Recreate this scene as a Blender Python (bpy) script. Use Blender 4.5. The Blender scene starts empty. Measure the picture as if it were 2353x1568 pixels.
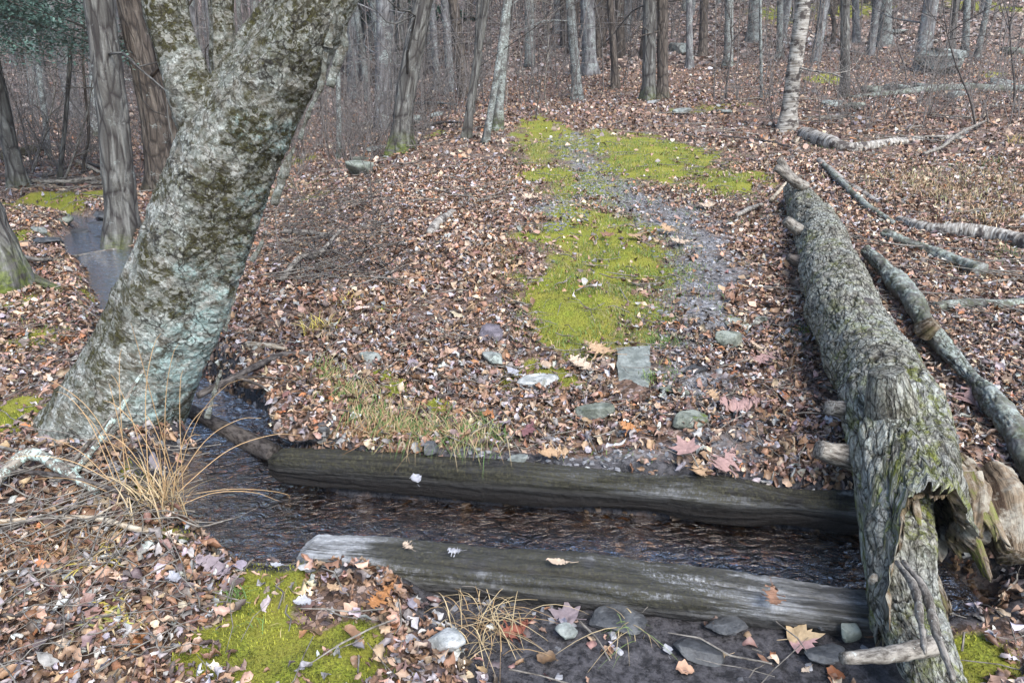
import bpy, math, random
import numpy as np
import bmesh
from mathutils import Vector

S = bpy.context.scene
R = math.radians
PI = math.pi
# ---------------------------------------------------------------- camera
PITCH, CAMZ = R(20), 1.6
cd = bpy.data.cameras.new("camera"); cam = bpy.data.objects.new("camera", cd)
S.collection.objects.link(cam); S.camera = cam
cam.location = (0, 0, CAMZ); cam.rotation_euler = (R(90) - PITCH, 0, 0)
cd.lens = 24; cd.sensor_width = 36; cd.clip_start = .05; cd.clip_end = 600
# ---------------------------------------------------------------- light
SUN_EL, SUN_AZ = R(50), R(150)      # azimuth measured from +Y towards +X
w = bpy.data.worlds.new("World"); S.world = w; w.use_nodes = True
nt = w.node_tree; bg = nt.nodes["Background"]
sky = nt.nodes.new("ShaderNodeTexSky"); sky.sky_type = 'NISHITA'; sky.sun_disc = False
sky.sun_elevation = SUN_EL; sky.sun_rotation = SUN_AZ
sky.air_density = 1.0; sky.dust_density = 1.0; sky.ozone_density = 1.0
nt.links.new(sky.outputs[0], bg.inputs[0]); bg.inputs[1].default_value = .13
sl = bpy.data.lights.new("sun", 'SUN'); sl.energy = 2.5; sl.angle = R(42); sl.color = (1, .97, .93)
so = bpy.data.objects.new("sun", sl); S.collection.objects.link(so)
sd = Vector((math.sin(SUN_AZ) * math.cos(SUN_EL), math.cos(SUN_AZ) * math.cos(SUN_EL), math.sin(SUN_EL)))
so.rotation_euler = (-sd).to_track_quat('-Z', 'Y').to_euler()
S.view_settings.view_transform = 'Standard'; S.view_settings.look = 'None'
S.view_settings.gamma = 1; S.view_settings.exposure = 1.42
S.cycles.use_denoising = True
S.cycles.max_bounces = 6; S.cycles.diffuse_bounces = 3; S.cycles.glossy_bounces = 2
S.cycles.transmission_bounces = 4; S.cycles.transparent_max_bounces = 8
S.cycles.caustics_reflective = False; S.cycles.caustics_refractive = False
rng = np.random.default_rng(7); random.seed(7)
# ---------------------------------------------------------------- noise
def _h(ix, iy, iz, seed):
    n = (ix.astype(np.int64) * 374761393 + iy.astype(np.int64) * 668265263 + iz.astype(np.int64) * 2147483647 + seed * 1274126177) & 0xffffffff
    n = ((n ^ (n >> 13)) * 1274126177) & 0xffffffff
    n = ((n ^ (n >> 16)) * 2246822519) & 0xffffffff
    return ((n ^ (n >> 15)) & 0xffffff) / float(0xffffff)
def vn(P, seed=0):
    f = np.floor(P); t = P - f; t = t * t * (3 - 2 * t); i = f.astype(np.int64)
    x, y, z = i[..., 0], i[..., 1], i[..., 2]; tx, ty, tz = t[..., 0], t[..., 1], t[..., 2]
    r = 0
    for a in (0, 1):
        for b in (0, 1):
            for c in (0, 1):
                r = r + _h(x + a, y + b, z + c, seed) * (tx if a else 1 - tx) * (ty if b else 1 - ty) * (tz if c else 1 - tz)
    return r * 2 - 1
def fbm(P, o=4, seed=0, g=.5):
    r = 0; a = 1; n = 0; P = np.asarray(P, float)
    for k in range(o):
        r = r + a * vn(P, seed + k * 17); n += a; a *= g; P = P * 2.03 + 11.3
    return r / n
def worley(P, seed=0):
    f = np.floor(P).astype(np.int64); F1 = np.full(P.shape[:-1], 9.); F2 = F1.copy()
    for a in (-1, 0, 1):
        for b in (-1, 0, 1):
            for c in (-1, 0, 1):
                x, y, z = f[..., 0] + a, f[..., 1] + b, f[..., 2] + c
                d = np.sqrt((x + _h(x, y, z, seed) - P[..., 0])**2 + (y + _h(x, y, z, seed + 1) - P[..., 1])**2 + (z + _h(x, y, z, seed + 2) - P[..., 2])**2)
                F2 = np.minimum(F2, np.maximum(F1, d)); F1 = np.minimum(F1, d)
    return F1, F2
def ss(a, b, x):
    t = np.clip((x - a) / (b - a), 0, 1); return t * t * (3 - 2 * t)
def xy3(x, y, s=1., z=0.):
    return np.stack([x * s, y * s, np.full_like(x, z)], -1)
# ---------------------------------------------------------------- terrain
CREEK = np.array([(1.72, 2.12), (1.5, 2.14), (0., 2.31), (-.9, 2.42), (-1.36, 2.8), (-1.36, 3.2), (-1.72, 3.52), (-2.5, 4.3), (-3.3, 5.7), (-4.2, 7.05), (-4.9, 7.8), (-5.5, 9.), (-7, 9.8), (-12, 10.5)], float)
CW = np.array([.1, .25, .29, .28, .24, .25, .2, .22, .24, .27, .32, .18, .12, .1])      # half width
CZ = np.array([-.15, -.14, -.13, -.13, -.13, -.13, -.13, -.12, -.1, -.07, -.05, -.02, .02, .08])  # water level
def creek(x, y):
    D = np.full(x.shape, 99.); Wd = np.full(x.shape, .2); Z = np.full(x.shape, -.13)
    for i in range(len(CREEK) - 1):
        a, b = CREEK[i], CREEK[i + 1]; ab = b - a
        t = np.clip(((x - a[0]) * ab[0] + (y - a[1]) * ab[1]) / (ab @ ab), 0, 1)
        d = np.hypot(x - a[0] - t * ab[0], y - a[1] - t * ab[1]); wd = CW[i] + t * (CW[i + 1] - CW[i])
        m = (d - wd) < (D - Wd)
        D = np.where(m, d, D); Wd = np.where(m, wd, Wd); Z = np.where(m, CZ[i] + t * (CZ[i + 1] - CZ[i]), Z)
    return D - Wd, Z
def base(x, y):
    x = np.asarray(x, float); y = np.asarray(y, float)
    up = np.maximum(y - 2.5, 0)
    z = .082 * np.where(up < 1, up * up / 2, up - .5) + .07 * ss(2.4, 2.7, y)
    left = .016 * up + .02 * np.maximum(y - 12, 0) + .02 * np.maximum(-x - 3, 0)
    L = ss(-.7, -3.6 - .05 * np.maximum(y, 0), x)
    z = z * (1 - L) + left * L
    z = z + .035 * np.maximum(x - 2.2, 0) * ss(2, 8, y)
    far = np.maximum(y - 19 - 3 * L, 0); z = z + far * far / (far + 6) * .125
    fr = np.maximum(x - 4, 0) * ss(8, 22, y); z = z + .04 * fr
    return z
def mudmask(x, y):
    n = fbm(xy3(x, y, 3.1), 3, 5) * .16
    return ss(-.12, .16, x + .27 + n - .35 * (1.75 - y)) * ss(2.15, 2.0, y + .14 * x) * ss(1.5, 1.2, x)
GRID = {}
def H(x, y):
    x = np.asarray(x, float); y = np.asarray(y, float)
    if GRID and x.size < 4000:      # look the built ground sheet up instead of computing it again
        gx_, gy_, Z_ = GRID['g']; i = np.clip(np.searchsorted(gx_, x) - 1, 0, len(gx_) - 2); j = np.clip(np.searchsorted(gy_, y) - 1, 0, len(gy_) - 2)
        u = np.clip((x - gx_[i]) / (gx_[i + 1] - gx_[i]), 0, 1); v = np.clip((y - gy_[j]) / (gy_[j + 1] - gy_[j]), 0, 1)
        return (Z_[j, i] * (1 - u) + Z_[j, i + 1] * u) * (1 - v) + (Z_[j + 1, i] * (1 - u) + Z_[j + 1, i + 1] * u) * v
    z = base(x, y)
    m = mudmask(x, y); q = 1 - .75 * m
    z = z + q * (.07 * fbm(xy3(x, y, .7), 3, 1) + .035 * fbm(xy3(x, y, 3.), 3, 2)) + .012 * fbm(xy3(x, y, 14.), 3, 3)
    z = z + .35 * ss(8, 20, y) * fbm(xy3(x, y, .16), 3, 4)
    z = z - .075 * m
    d, cz = creek(x, y)
    d = d + .06 * fbm(xy3(x, y, 4.), 3, 9) * ss(2.5, 3.2, y)
    bank = ss(np.where(y < 5, .1, .16), -.03, d)
    bed = cz - .06 - .05 * ss(0, -.2, d) + .03 * fbm(xy3(x, y, 7.), 3, 8)
    z = z * (1 - bank) + bed * bank
    # trodden path: shallow track
    return z
def pray(px, py):
    u = (px - 1176) / 1176 * .75; v = (784 - py) / 784 * .5
    return np.array([u, math.cos(PITCH) + v * math.sin(PITCH), -math.sin(PITCH) + v * math.cos(PITCH)])
_T = np.geomspace(1.2, 130, 1100)
def PT(px, py):
    d = pray(px, py); x, y, z = d[0] * _T, d[1] * _T, CAMZ + d[2] * _T
    g = z - H(x, y); k = np.argmax(g < 0)
    if g[k] >= 0: k = len(_T) - 1
    a, b = g[k - 1], g[k]; t = _T[k - 1] + (_T[k] - _T[k - 1]) * (a / (a - b + 1e-9))
    return d * t + np.array([0, 0, CAMZ]), t
def P(px, py, lift=0.):
    p, t = PT(px, py); return np.array([p[0], p[1], float(H(p[0], p[1])) + lift])
def Wp(px, py, Y):
    d = pray(px, py); return d * (Y / d[1]) + np.array([0, 0, CAMZ])
PXM = .75 / 1176
# ---------------------------------------------------------------- mesh helpers
def quads(n, m, wrap):
    i = np.arange(n - 1)[:, None]; j = np.arange(m if wrap else m - 1)[None]
    j2 = (j + 1) % m
    return np.stack([i * m + j, i * m + j2, (i + 1) * m + j2, (i + 1) * m + j], -1).reshape(-1, 4)
class MB:
    def __init__(s): s.V = []; s.F = []; s.C = []; s.B = []; s.n = 0
    def add(s, V, F, col=None, bc=None):
        V = np.asarray(V, float).reshape(-1, 3)
        s.V.append(V); s.F += [np.asarray(f) + s.n for f in (F if isinstance(F, list) else [F])]; s.n += len(V)
        c = np.zeros((len(V), 4)); c[:, 3] = 1
        if col is not None: c[:, :3] = col
        s.C.append(c); s.B.append(V if bc is None else bc)
        return s
def mesh(name, mb, mat, smooth=True, loc=(0, 0, 0)):
    V = np.concatenate(mb.V) - np.asarray(loc); me = bpy.data.meshes.new(name)
    nf = sum(len(f) for f in mb.F); nl = sum(f.size for f in mb.F)
    me.vertices.add(len(V)); me.vertices.foreach_set("co", V.astype(np.float32).ravel())
    me.loops.add(nl); me.loops.foreach_set("vertex_index", np.concatenate([f.ravel() for f in mb.F]).astype(np.int32))
    me.polygons.add(nf)
    tot = np.concatenate([np.full(len(f), f.shape[1]) for f in mb.F])
    me.polygons.foreach_set("loop_start", (np.cumsum(tot) - tot).astype(np.int32))
    me.update(calc_edges=True); me.validate()
    me.polygons.foreach_set("use_smooth", np.full(len(me.polygons), smooth))
    a = me.color_attributes.new("Col", 'FLOAT_COLOR', 'POINT'); a.data.foreach_set("color", np.concatenate(mb.C).astype(np.float32).ravel())
    b = me.attributes.new("bc", 'FLOAT_VECTOR', 'POINT'); b.data.foreach_set("vector", np.concatenate(mb.B).astype(np.float32).ravel())
    me.materials.append(mat); return me
def link(name, me, parent=None, loc=None):
    o = bpy.data.objects.new(name, me); S.collection.objects.link(o)
    if parent is not None: o.parent = parent
    if loc is not None: o.location = loc
    return o
def tag(o, label=None, cat=None, group=None, kind=None):
    if label: o["label"] = label
    if cat: o["category"] = cat
    if group: o["group"] = group
    if kind: o["kind"] = kind
    return o
def thing(name, mb, mat, loc, label, cat, group=None, smooth=True):
    return tag(link(name, mesh(name, mb, mat, smooth, loc), None, loc), label, cat, group)
def root(name, loc, label, cat, group=None):
    o = link(name, None); o.location = loc; o.empty_display_size = .1
    return tag(o, label, cat, group)
def part(name, mb, mat, par, loc, smooth=True, label=None):
    o = link(name, mesh(name, mb, mat, smooth, loc), par)
    if label: o["label"] = label
    return o
def smoothpath(pts, rad, n):
    pts = np.asarray(pts, float); rad = np.asarray(rad, float)
    k = len(pts); P4 = np.vstack([2 * pts[0] - pts[1], pts, 2 * pts[-1] - pts[-2]])
    L = np.r_[0, np.cumsum(np.linalg.norm(np.diff(pts, axis=0), axis=1))]
    s = np.linspace(0, L[-1], n); i = np.clip(np.searchsorted(L, s, 'right') - 1, 0, k - 2)
    t = ((s - L[i]) / (L[i + 1] - L[i] + 1e-9))[:, None]
    a, b, c, d = P4[i], P4[i + 1], P4[i + 2], P4[i + 3]
    p = .5 * (2 * b + (c - a) * t + (2 * a - 5 * b + 4 * c - d) * t**2 + (3 * b - a - 3 * c + d) * t**3)
    return p, np.interp(s, L, rad), s
def tube(pts, rad, sides=8, n=12, disp=None, cap=True, prof=None, smoothp=True):
    if smoothp: p, r, s = smoothpath(pts, rad, n)
    else:
        p = np.asarray(pts, float); r = np.asarray(rad, float); s = np.r_[0, np.cumsum(np.linalg.norm(np.diff(p, axis=0), axis=1))]; n = len(p)
    T = np.gradient(p, axis=0); T /= np.linalg.norm(T, axis=1)[:, None] + 1e-9
    up = np.array([0, 0, 1.]) if abs(T[0][2]) < .8 else np.array([0, 1., 0])
    U = np.zeros_like(p); u = np.cross(np.cross(T[0], up), T[0]); u /= np.linalg.norm(u)
    for i in range(n):
        u = u - T[i] * (u @ T[i]); u /= np.linalg.norm(u) + 1e-9; U[i] = u
    B = np.cross(T, U)
    th = np.arange(sides) / sides * 2 * PI
    c, sn = np.cos(th)[None, :, None], np.sin(th)[None, :, None]
    dirn = U[:, None] * c + B[:, None] * sn          # theta 0 = up side
    rr = np.repeat(r[:, None], sides, 1)
    if prof is not None: rr = rr * prof(th[None], s[:, None] / s[-1])
    bc = np.stack([np.cos(th)[None] * r.mean() + 0 * rr, np.sin(th)[None] * r.mean() + 0 * rr, s[:, None] + 0 * rr], -1)
    if disp is not None: rr = rr + disp(bc, np.repeat(th[None], n, 0), s[:, None] + 0 * rr, p[:, None] + dirn * rr[..., None], rr)
    V = (p[:, None] + dirn * rr[..., None]).reshape(-1, 3); F = [quads(n, sides, True)]; bc = bc.reshape(-1, 3)
    if cap:
        V = np.vstack([V, p[0], p[-1]]); bc = np.vstack([bc, [0, 0, 0], [0, 0, s[-1]]]); m = n * sides
        j = np.arange(sides); j2 = (j + 1) % sides
        F.append(np.stack([np.full(sides, m), j2, j], -1)); F.append(np.stack([np.full(sides, m + 1), (n - 1) * sides + j, (n - 1) * sides + j2], -1))
    return V, F, bc
def addtube(mb, pts, rad, sides=8, n=12, col=None, **k):
    V, F, bc = tube(pts, rad, sides, n, **k); mb.add(V, F, col, bc); return mb
# ---------------------------------------------------------------- materials
class N:
    def __init__(s, name, rough=.8, spec=.3):
        s.m = bpy.data.materials.new(name); s.m.use_nodes = True; s.t = s.m.node_tree
        s.b = s.t.nodes["Principled BSDF"]; s.b.inputs["Roughness"].default_value = rough; s.b.inputs["Specular IOR Level"].default_value = spec
    def n(s, ty, **k):
        x = s.t.nodes.new(ty)
        for a, b in k.items(): setattr(x, a, b)
        return x
    def l(s, a, b): s.t.links.new(a, b)
    def put(s, inp, v):
        if isinstance(v, bpy.types.NodeSocket): s.l(v, inp)
        elif isinstance(v, (tuple, list)): inp.default_value = tuple(v) + ((1,) if len(v) == 3 and inp.type == 'RGBA' else ())
        else: inp.default_value = v
    def coord(s, kind="bc", scale=(1, 1, 1), warp=None):
        if kind == "obj": o = s.n("ShaderNodeTexCoord").outputs["Object"]
        elif kind == "pos": o = s.n("ShaderNodeNewGeometry").outputs["Position"]
        else: a = s.n("ShaderNodeAttribute", attribute_name=kind); o = a.outputs["Vector"]
        mp = s.n("ShaderNodeMapping"); s.l(o, mp.inputs[0]); mp.inputs["Scale"].default_value = scale
        return mp.outputs[0]
    def noise(s, co, scale, det=6, rough=.6, dist=0.):
        x = s.n("ShaderNodeTexNoise"); s.l(co, x.inputs["Vector"]); x.inputs["Scale"].default_value = scale
        x.inputs["Detail"].default_value = det; x.inputs["Roughness"].default_value = rough; x.inputs["Distortion"].default_value = dist
        return x.outputs["Fac"]
    def vor(s, co, scale, feat='F1', out="Distance"):
        x = s.n("ShaderNodeTexVoronoi", feature=feat); s.l(co, x.inputs["Vector"]); x.inputs["Scale"].default_value = scale
        return x.outputs[out]
    def ramp(s, f, *stops):
        x = s.n("ShaderNodeValToRGB"); s.l(f, x.inputs[0]); e = x.color_ramp.elements
        while len(e) < len(stops): e.new(.5)
        for q, (p, c) in zip(e, stops):
            q.position = p; q.color = (c, c, c, 1) if not isinstance(c, tuple) else c + (1,)
        return x.outputs[0]
    def mix(s, f, a, b, mode='MIX'):
        x = s.n("ShaderNodeMix", data_type='RGBA', blend_type=mode); s.put(x.inputs[0], f); s.put(x.inputs[6], a); s.put(x.inputs[7], b); return x.outputs[2]
    def math(s, op, a, b=0.):
        x = s.n("ShaderNodeMath", operation=op, use_clamp=True); s.put(x.inputs[0], a); s.put(x.inputs[1], b); return x.outputs[0]
    def bump(s, h, dist=.01, strength=1., prev=None):
        x = s.n("ShaderNodeBump"); s.l(h, x.inputs["Height"]); x.inputs["Distance"].default_value = dist; x.inputs["Strength"].default_value = strength
        if prev is not None: s.l(prev, x.inputs["Normal"])
        return x.outputs[0]
    def warp(s, co, scale, amt):
        x = s.n("ShaderNodeTexNoise"); s.l(co, x.inputs["Vector"]); x.inputs["Scale"].default_value = scale; x.inputs["Detail"].default_value = 4
        m = s.n("ShaderNodeVectorMath", operation='MULTIPLY_ADD'); s.l(x.outputs["Color"], m.inputs[0]); m.inputs[1].default_value = (amt, amt, amt); s.l(co, m.inputs[2]); return m.outputs[0]
    def done(s, col, nrm=None, rough=None):
        s.put(s.b.inputs["Base Color"], col)
        if nrm is not None: s.l(nrm, s.b.inputs["Normal"])
        if rough is not None: s.put(s.b.inputs["Roughness"], rough)
        return s.m
def vcol(a): return a.n("ShaderNodeAttribute", attribute_name="Col").outputs["Color"]
def m_vcol(name, rough=.6, spec=.4, var=.35, sc=60):
    a = N(name, rough, spec); c = vcol(a); f = a.noise(a.coord("pos"), sc, 4)
    c = a.mix(a.ramp(f, (.3, 0.), (.7, 1.)), a.mix(var, c, (.02, .014, .01)), c)
    return a.done(c, a.bump(f, .004, .6))
M = {}
M['leaf'] = m_vcol("dry leaf", .5, .45, .35, 55)
M['grass'] = m_vcol("grass blade", .6, .2, .3, 30)
def m_bark(name, dark, mid, light, lich=(.3, .33, .31), lf=.5, fs=9, furrow=.012, moss=None, vert=.12):
    a = N(name, .85, .2); c1 = a.coord("bc", (1, 1, vert)); co = a.coord("bc")
    f = a.noise(c1, fs * 2.2, 6, .65, .8); f2 = a.noise(co, 5, 5, .7); f3 = a.noise(co, 45, 4, .7)
    v = a.vor(a.coord("bc", (1, 1, vert * 1.6)), fs * 1.6, 'DISTANCE_TO_EDGE')
    fur = a.math('MULTIPLY', a.ramp(v, (0., 0.), (.16, 1.)), a.ramp(f, (.3, .2), (.62, 1.)))
    c = a.mix(fur, dark, mid); c = a.mix(a.ramp(f, (.5, 0.), (.75, 1.)), c, light)
    c = a.mix(a.math('MULTIPLY', a.ramp(f2, (lf, 0.), (lf + .08, 1.)), a.ramp(f3, (.42, 0.), (.55, 1.))), c, lich)
    if moss:
        col = vcol(a); sp = a.n("ShaderNodeSeparateColor"); a.l(col, sp.inputs[0])
        mk = a.math('MULTIPLY', sp.outputs[0], a.ramp(a.noise(co, 14, 6, .75), (.4, 0.), (.56, 1.)))
        c = a.mix(mk, c, a.mix(a.ramp(f3, (.41, 0.), (.59, 1.)), moss[0], moss[1]))
    c = a.mix(a.ramp(f3, (.25, .35), (.6, 0.)), c, dark)
    h = a.bump(f3, .004, .8, a.bump(fur, furrow, .9))
    return a.done(c, h)
M['bark_grey'] = m_bark("furrowed grey bark", (.035, .03, .028), (.15, .145, .13), (.26, .26, .24), lf=.6, moss=((.05, .07, .01), (.13, .16, .03)))
M['bark_brown'] = m_bark("brown ridged bark", (.03, .024, .02), (.13, .105, .085), (.21, .18, .15), lf=.6, fs=10, moss=((.05, .06, .01), (.11, .13, .03)))
M['bark_pale'] = m_bark("smooth pale grey bark", (.06, .056, .05), (.16, .155, .145), (.26, .26, .25), lf=.45, fs=5, furrow=.003, vert=.3, moss=((.05, .07, .01), (.1, .13, .03)))
M['bark_far'] = m_bark("distant grey bark", (.07, .066, .066), (.2, .195, .195), (.32, .32, .325), lf=.5, fs=7, furrow=.006)
def m_white_birch():
    a = N("white birch bark", .7, .3); co = a.coord("bc"); f = a.noise(a.coord("bc", (1, 1, 9)), 6, 6, .7, .5); g = a.noise(co, 7, 5, .7)
    c = a.mix(a.ramp(f, (.4, 0.), (.6, 1.)), (.12, .1, .08), (.42, .4, .36))
    c = a.mix(a.ramp(g, (.5, 0.), (.57, 1.)), c, (.05, .04, .035)); return a.done(c, a.bump(f, .008, .8))
M['birch_w'] = m_white_birch()
def m_birch():   # the big leaning yellow birch: Col.r moss, Col.g teal lichen, Col.b crack depth
    a = N("mossy yellow birch bark", .8, .25); co = a.coord("bc"); sp = a.n("ShaderNodeSeparateColor"); a.l(vcol(a), sp.inputs[0])
    fine = a.noise(a.coord("bc", (1, 1, 3.2)), 50, 7, .8, 1.2); med = a.noise(co, 17, 8, .78, .6); big = a.noise(co, 3, 4, .6)
    spk = a.noise(co, 95, 5, .8)
    c = a.mix(a.ramp(fine, (.36, 0.), (.6, 1.)), (.05, .042, .03), (.22, .2, .16))
    c = a.mix(a.math('MULTIPLY', a.ramp(med, (.5, 0.), (.57, 1.)), a.ramp(spk, (.46, 0.), (.54, 1.))), c, (.52, .52, .48))
    c = a.mix(a.math('MULTIPLY', sp.outputs[1], a.ramp(a.noise(co, 16, 7, .75), (.4, 0.), (.56, 1.))), c, a.mix(a.ramp(spk, (.4, 0.), (.6, 1.)), (.2, .29, .27), (.48, .6, .57)))
    c = a.mix(a.ramp(med, (.38, .9), (.46, 0.)), c, (.06, .052, .026))
    mk = a.math('MULTIPLY', a.ramp(a.math('ADD', a.math('MULTIPLY', a.noise(co, 9, 8, .8), .9), a.math('MULTIPLY', sp.outputs[0], .42)), (.74, 0.), (.81, 1.)), a.ramp(a.noise(co, 30, 6, .8), (.4, .1), (.52, 1.)))
    c = a.mix(mk, c, a.mix(a.ramp(spk, (.41, 0.), (.59, 1.)), (.02, .017, .007), (.065, .06, .016)))
    c = a.mix(sp.outputs[2], c, (.03, .025, .02))
    wc = a.warp(a.coord("bc", (1, 1, .8)), 9, .16); ck = a.vor(wc, 13, 'DISTANCE_TO_EDGE'); pcs = a.vor(a.warp(co, 30, .09), 62, out="Color"); ps = a.n("ShaderNodeSeparateColor"); a.l(pcs, ps.inputs[0])
    c = a.mix(a.ramp(ps.outputs[0], (.62, 0.), (.95, .5)), c, (.46, .46, .42)); c = a.mix(a.ramp(ps.outputs[1], (.68, 0.), (.95, .65)), c, (.045, .04, .025))
    crk = a.math('MULTIPLY', a.ramp(ck, (.0, 1.), (.04, 0.)), a.ramp(big, (.45, 0.), (.55, 1.))); c = a.mix(crk, c, (.02, .017, .014))
    wr = a.noise(a.coord("bc", (.5, .5, 4.5)), 26, 3, .5, 2.)
    return a.done(c, a.bump(spk, .006, .8, a.bump(wr, .008, .7, a.bump(med, .02, .8, a.bump(ps.outputs[0], .005, .6)))))
M['birch'] = m_birch()
def m_log():     # fallen pine log: Col.r moss, Col.b crack
    a = N("scaly log bark", .85, .2); co = a.coord("bc"); sp = a.n("ShaderNodeSeparateColor"); a.l(vcol(a), sp.inputs[0])
    f = a.noise(co, 20, 7, .75, .4); g = a.noise(co, 70, 5, .75); b = a.noise(co, 4, 5, .7)
    c = a.mix(a.ramp(f, (.41, 0.), (.59, 1.)), (.13, .118, .095), (.37, .355, .3))
    c = a.mix(a.math('MULTIPLY', a.ramp(b, (.45, 0.), (.6, 1.)), a.ramp(g, (.4, 0.), (.55, 1.))), c, (.4, .42, .38))
    c = a.mix(sp.outputs[2], c, (.025, .02, .018))
    ck = a.vor(a.warp(a.coord("bc", (1, 1, .42)), 14, .09), 24, 'DISTANCE_TO_EDGE'); ck2 = a.vor(a.warp(a.coord("bc", (1, 1, .55)), 30, .05), 52, 'DISTANCE_TO_EDGE')
    pc = a.n("ShaderNodeSeparateColor"); a.l(a.vor(a.warp(a.coord("bc", (1, 1, .42)), 14, .09), 24, out="Color"), pc.inputs[0]); c = a.mix(a.ramp(pc.outputs[0], (.5, 0.), (1., .5)), c, (.42, .42, .38))
    cm = a.math('MULTIPLY', a.ramp(ck, (.0, 1.), (.08, 0.)), .85); c = a.mix(cm, c, (.02, .017, .014)); c = a.mix(a.ramp(ck2, (.0, .4), (.1, 0.)), c, (.035, .03, .025))
    mk = a.math('MULTIPLY', sp.outputs[0], a.ramp(a.noise(co, 12, 7, .8), (.46, 0.), (.6, 1.)))
    c = a.mix(mk, c, a.mix(a.ramp(g, (.41, 0.), (.59, 1.)), (.07, .085, .012), (.26, .28, .04)))
    return a.done(c, a.bump(g, .006, .9, a.bump(f, .015, .8, a.bump(a.ramp(ck, (0., 0.), (.12, 1.)), .012, 1., a.bump(a.ramp(ck2, (0., 0.), (.15, 1.)), .006, 1.)))))
M['log'] = m_log()
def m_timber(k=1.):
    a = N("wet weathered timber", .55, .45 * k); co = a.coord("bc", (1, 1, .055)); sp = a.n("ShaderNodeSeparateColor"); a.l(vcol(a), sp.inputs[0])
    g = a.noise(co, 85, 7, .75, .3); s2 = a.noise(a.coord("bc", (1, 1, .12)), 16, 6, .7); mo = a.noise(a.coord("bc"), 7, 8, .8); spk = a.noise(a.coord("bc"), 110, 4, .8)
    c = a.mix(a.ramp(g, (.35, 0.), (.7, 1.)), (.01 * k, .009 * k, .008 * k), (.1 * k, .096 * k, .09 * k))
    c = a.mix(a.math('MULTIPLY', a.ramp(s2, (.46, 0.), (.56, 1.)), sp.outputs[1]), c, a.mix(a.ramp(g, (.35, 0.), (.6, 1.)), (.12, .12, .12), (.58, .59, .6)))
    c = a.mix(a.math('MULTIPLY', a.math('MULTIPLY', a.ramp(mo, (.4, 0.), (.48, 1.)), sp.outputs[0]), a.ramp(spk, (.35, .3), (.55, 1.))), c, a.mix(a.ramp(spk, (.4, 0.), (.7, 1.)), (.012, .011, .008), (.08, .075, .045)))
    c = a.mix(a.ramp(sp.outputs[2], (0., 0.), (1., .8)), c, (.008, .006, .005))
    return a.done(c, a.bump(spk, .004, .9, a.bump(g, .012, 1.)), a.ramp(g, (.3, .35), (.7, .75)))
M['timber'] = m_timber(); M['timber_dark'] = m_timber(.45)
def m_rotten():
    a = N("rotten splintered wood", .8, .2); g = a.noise(a.coord("bc", (1, 1, .07)), 38, 7, .7, .4); m2 = a.noise(a.coord("bc"), 9, 6, .7)
    c = a.mix(a.ramp(g, (.41, 0.), (.59, 1.)), (.04, .024, .014), (.24, .18, .12)); c = a.mix(a.ramp(m2, (.5, 0.), (.6, 1.)), c, (.32, .29, .23)); 
    sp = a.n("ShaderNodeSeparateColor"); a.l(vcol(a), sp.inputs[0])
    c = a.mix(a.math('MULTIPLY', sp.outputs[0], a.ramp(m2, (.4, 1.), (.5, 0.))), c, (.14, .18, .02))
    return a.done(c, a.bump(g, .02, 1.))
M['rot'] = m_rotten()
def m_twig(name, a1, a2, lich, lf):
    a = N(name, .75, .3); f = a.noise(a.coord("bc", (1, 1, .3)), 60, 5, .7); g = a.noise(a.coord("bc"), 28, 6, .8)
    c = a.mix(a.ramp(f, (.41, 0.), (.59, 1.)), a1, a2); c = a.mix(a.ramp(g, (lf, 0.), (lf + .05, 1.)), c, lich); return a.done(c, a.bump(f, .004, .8))
M['stick'] = m_twig("grey dead stick", (.06, .05, .04), (.27, .245, .21), (.42, .44, .4), .6)
M['stick_dark'] = m_twig("dark wet stick", (.025, .02, .018), (.11, .095, .085), (.3, .32, .3), .64)
M['brush'] = m_twig("bare brush stem", (.06, .05, .045), (.2, .18, .165), (.3, .3, .28), .62)
M['stick_lichen'] = m_twig("lichen covered stick", (.07, .06, .05), (.25, .22, .18), (.44, .55, .49), .5)
M['stick_tan'] = m_twig("barkless tan stick", (.18, .13, .08), (.48, .42, .33), (.6, .57, .5), .62)
def m_rock(name, c1, c2, lich, lf=.55, rough=.75, moss=.62, spec=.3):
    a = N(name, rough, spec); co = a.coord("pos"); f = a.noise(co, 12, 8, .7); g = a.noise(co, 60, 5, .7); h = a.noise(co, 5, 6, .75)
    c = a.mix(a.ramp(f, (.41, 0.), (.59, 1.)), c1, c2); c = a.mix(a.ramp(h, (lf, 0.), (lf + .06, 1.)), c, lich)
    c = a.mix(a.ramp(g, (.3, .5), (.5, 0.)), c, (.03, .03, .03)); 
    c = a.mix(a.ramp(a.noise(co, 8, 7, .8), (moss, 0.), (moss + .05, 1.)), c, (.09, .12, .02)); return a.done(c, a.bump(g, .004, .7, a.bump(f, .02, .7)))
M['rock'] = m_rock("lichened grey rock", (.11, .12, .11), (.27, .29, .27), (.34, .38, .34))
M['slab'] = m_rock("grey green slab stone", (.13, .145, .13), (.24, .26, .24), (.3, .32, .3), .55, .8, .66)
M['rock_dark'] = m_rock("dark slate rock", (.03, .031, .033), (.085, .088, .09), (.12, .13, .125), .62, .45, .7, .5)
M['rock_pale'] = m_rock("pale stone", (.25, .26, .25), (.5, .51, .5), (.2, .2, .17), .58, .7, .66)
M['rock_green'] = m_rock("greenish stone", (.08, .09, .07), (.19, .205, .17), (.24, .26, .22), .5, .75, .58)
M['rock_purple'] = m_rock("purple slate", (.07, .06, .07), (.17, .15, .17), (.12, .11, .12), .6, .6, .75)
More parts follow.
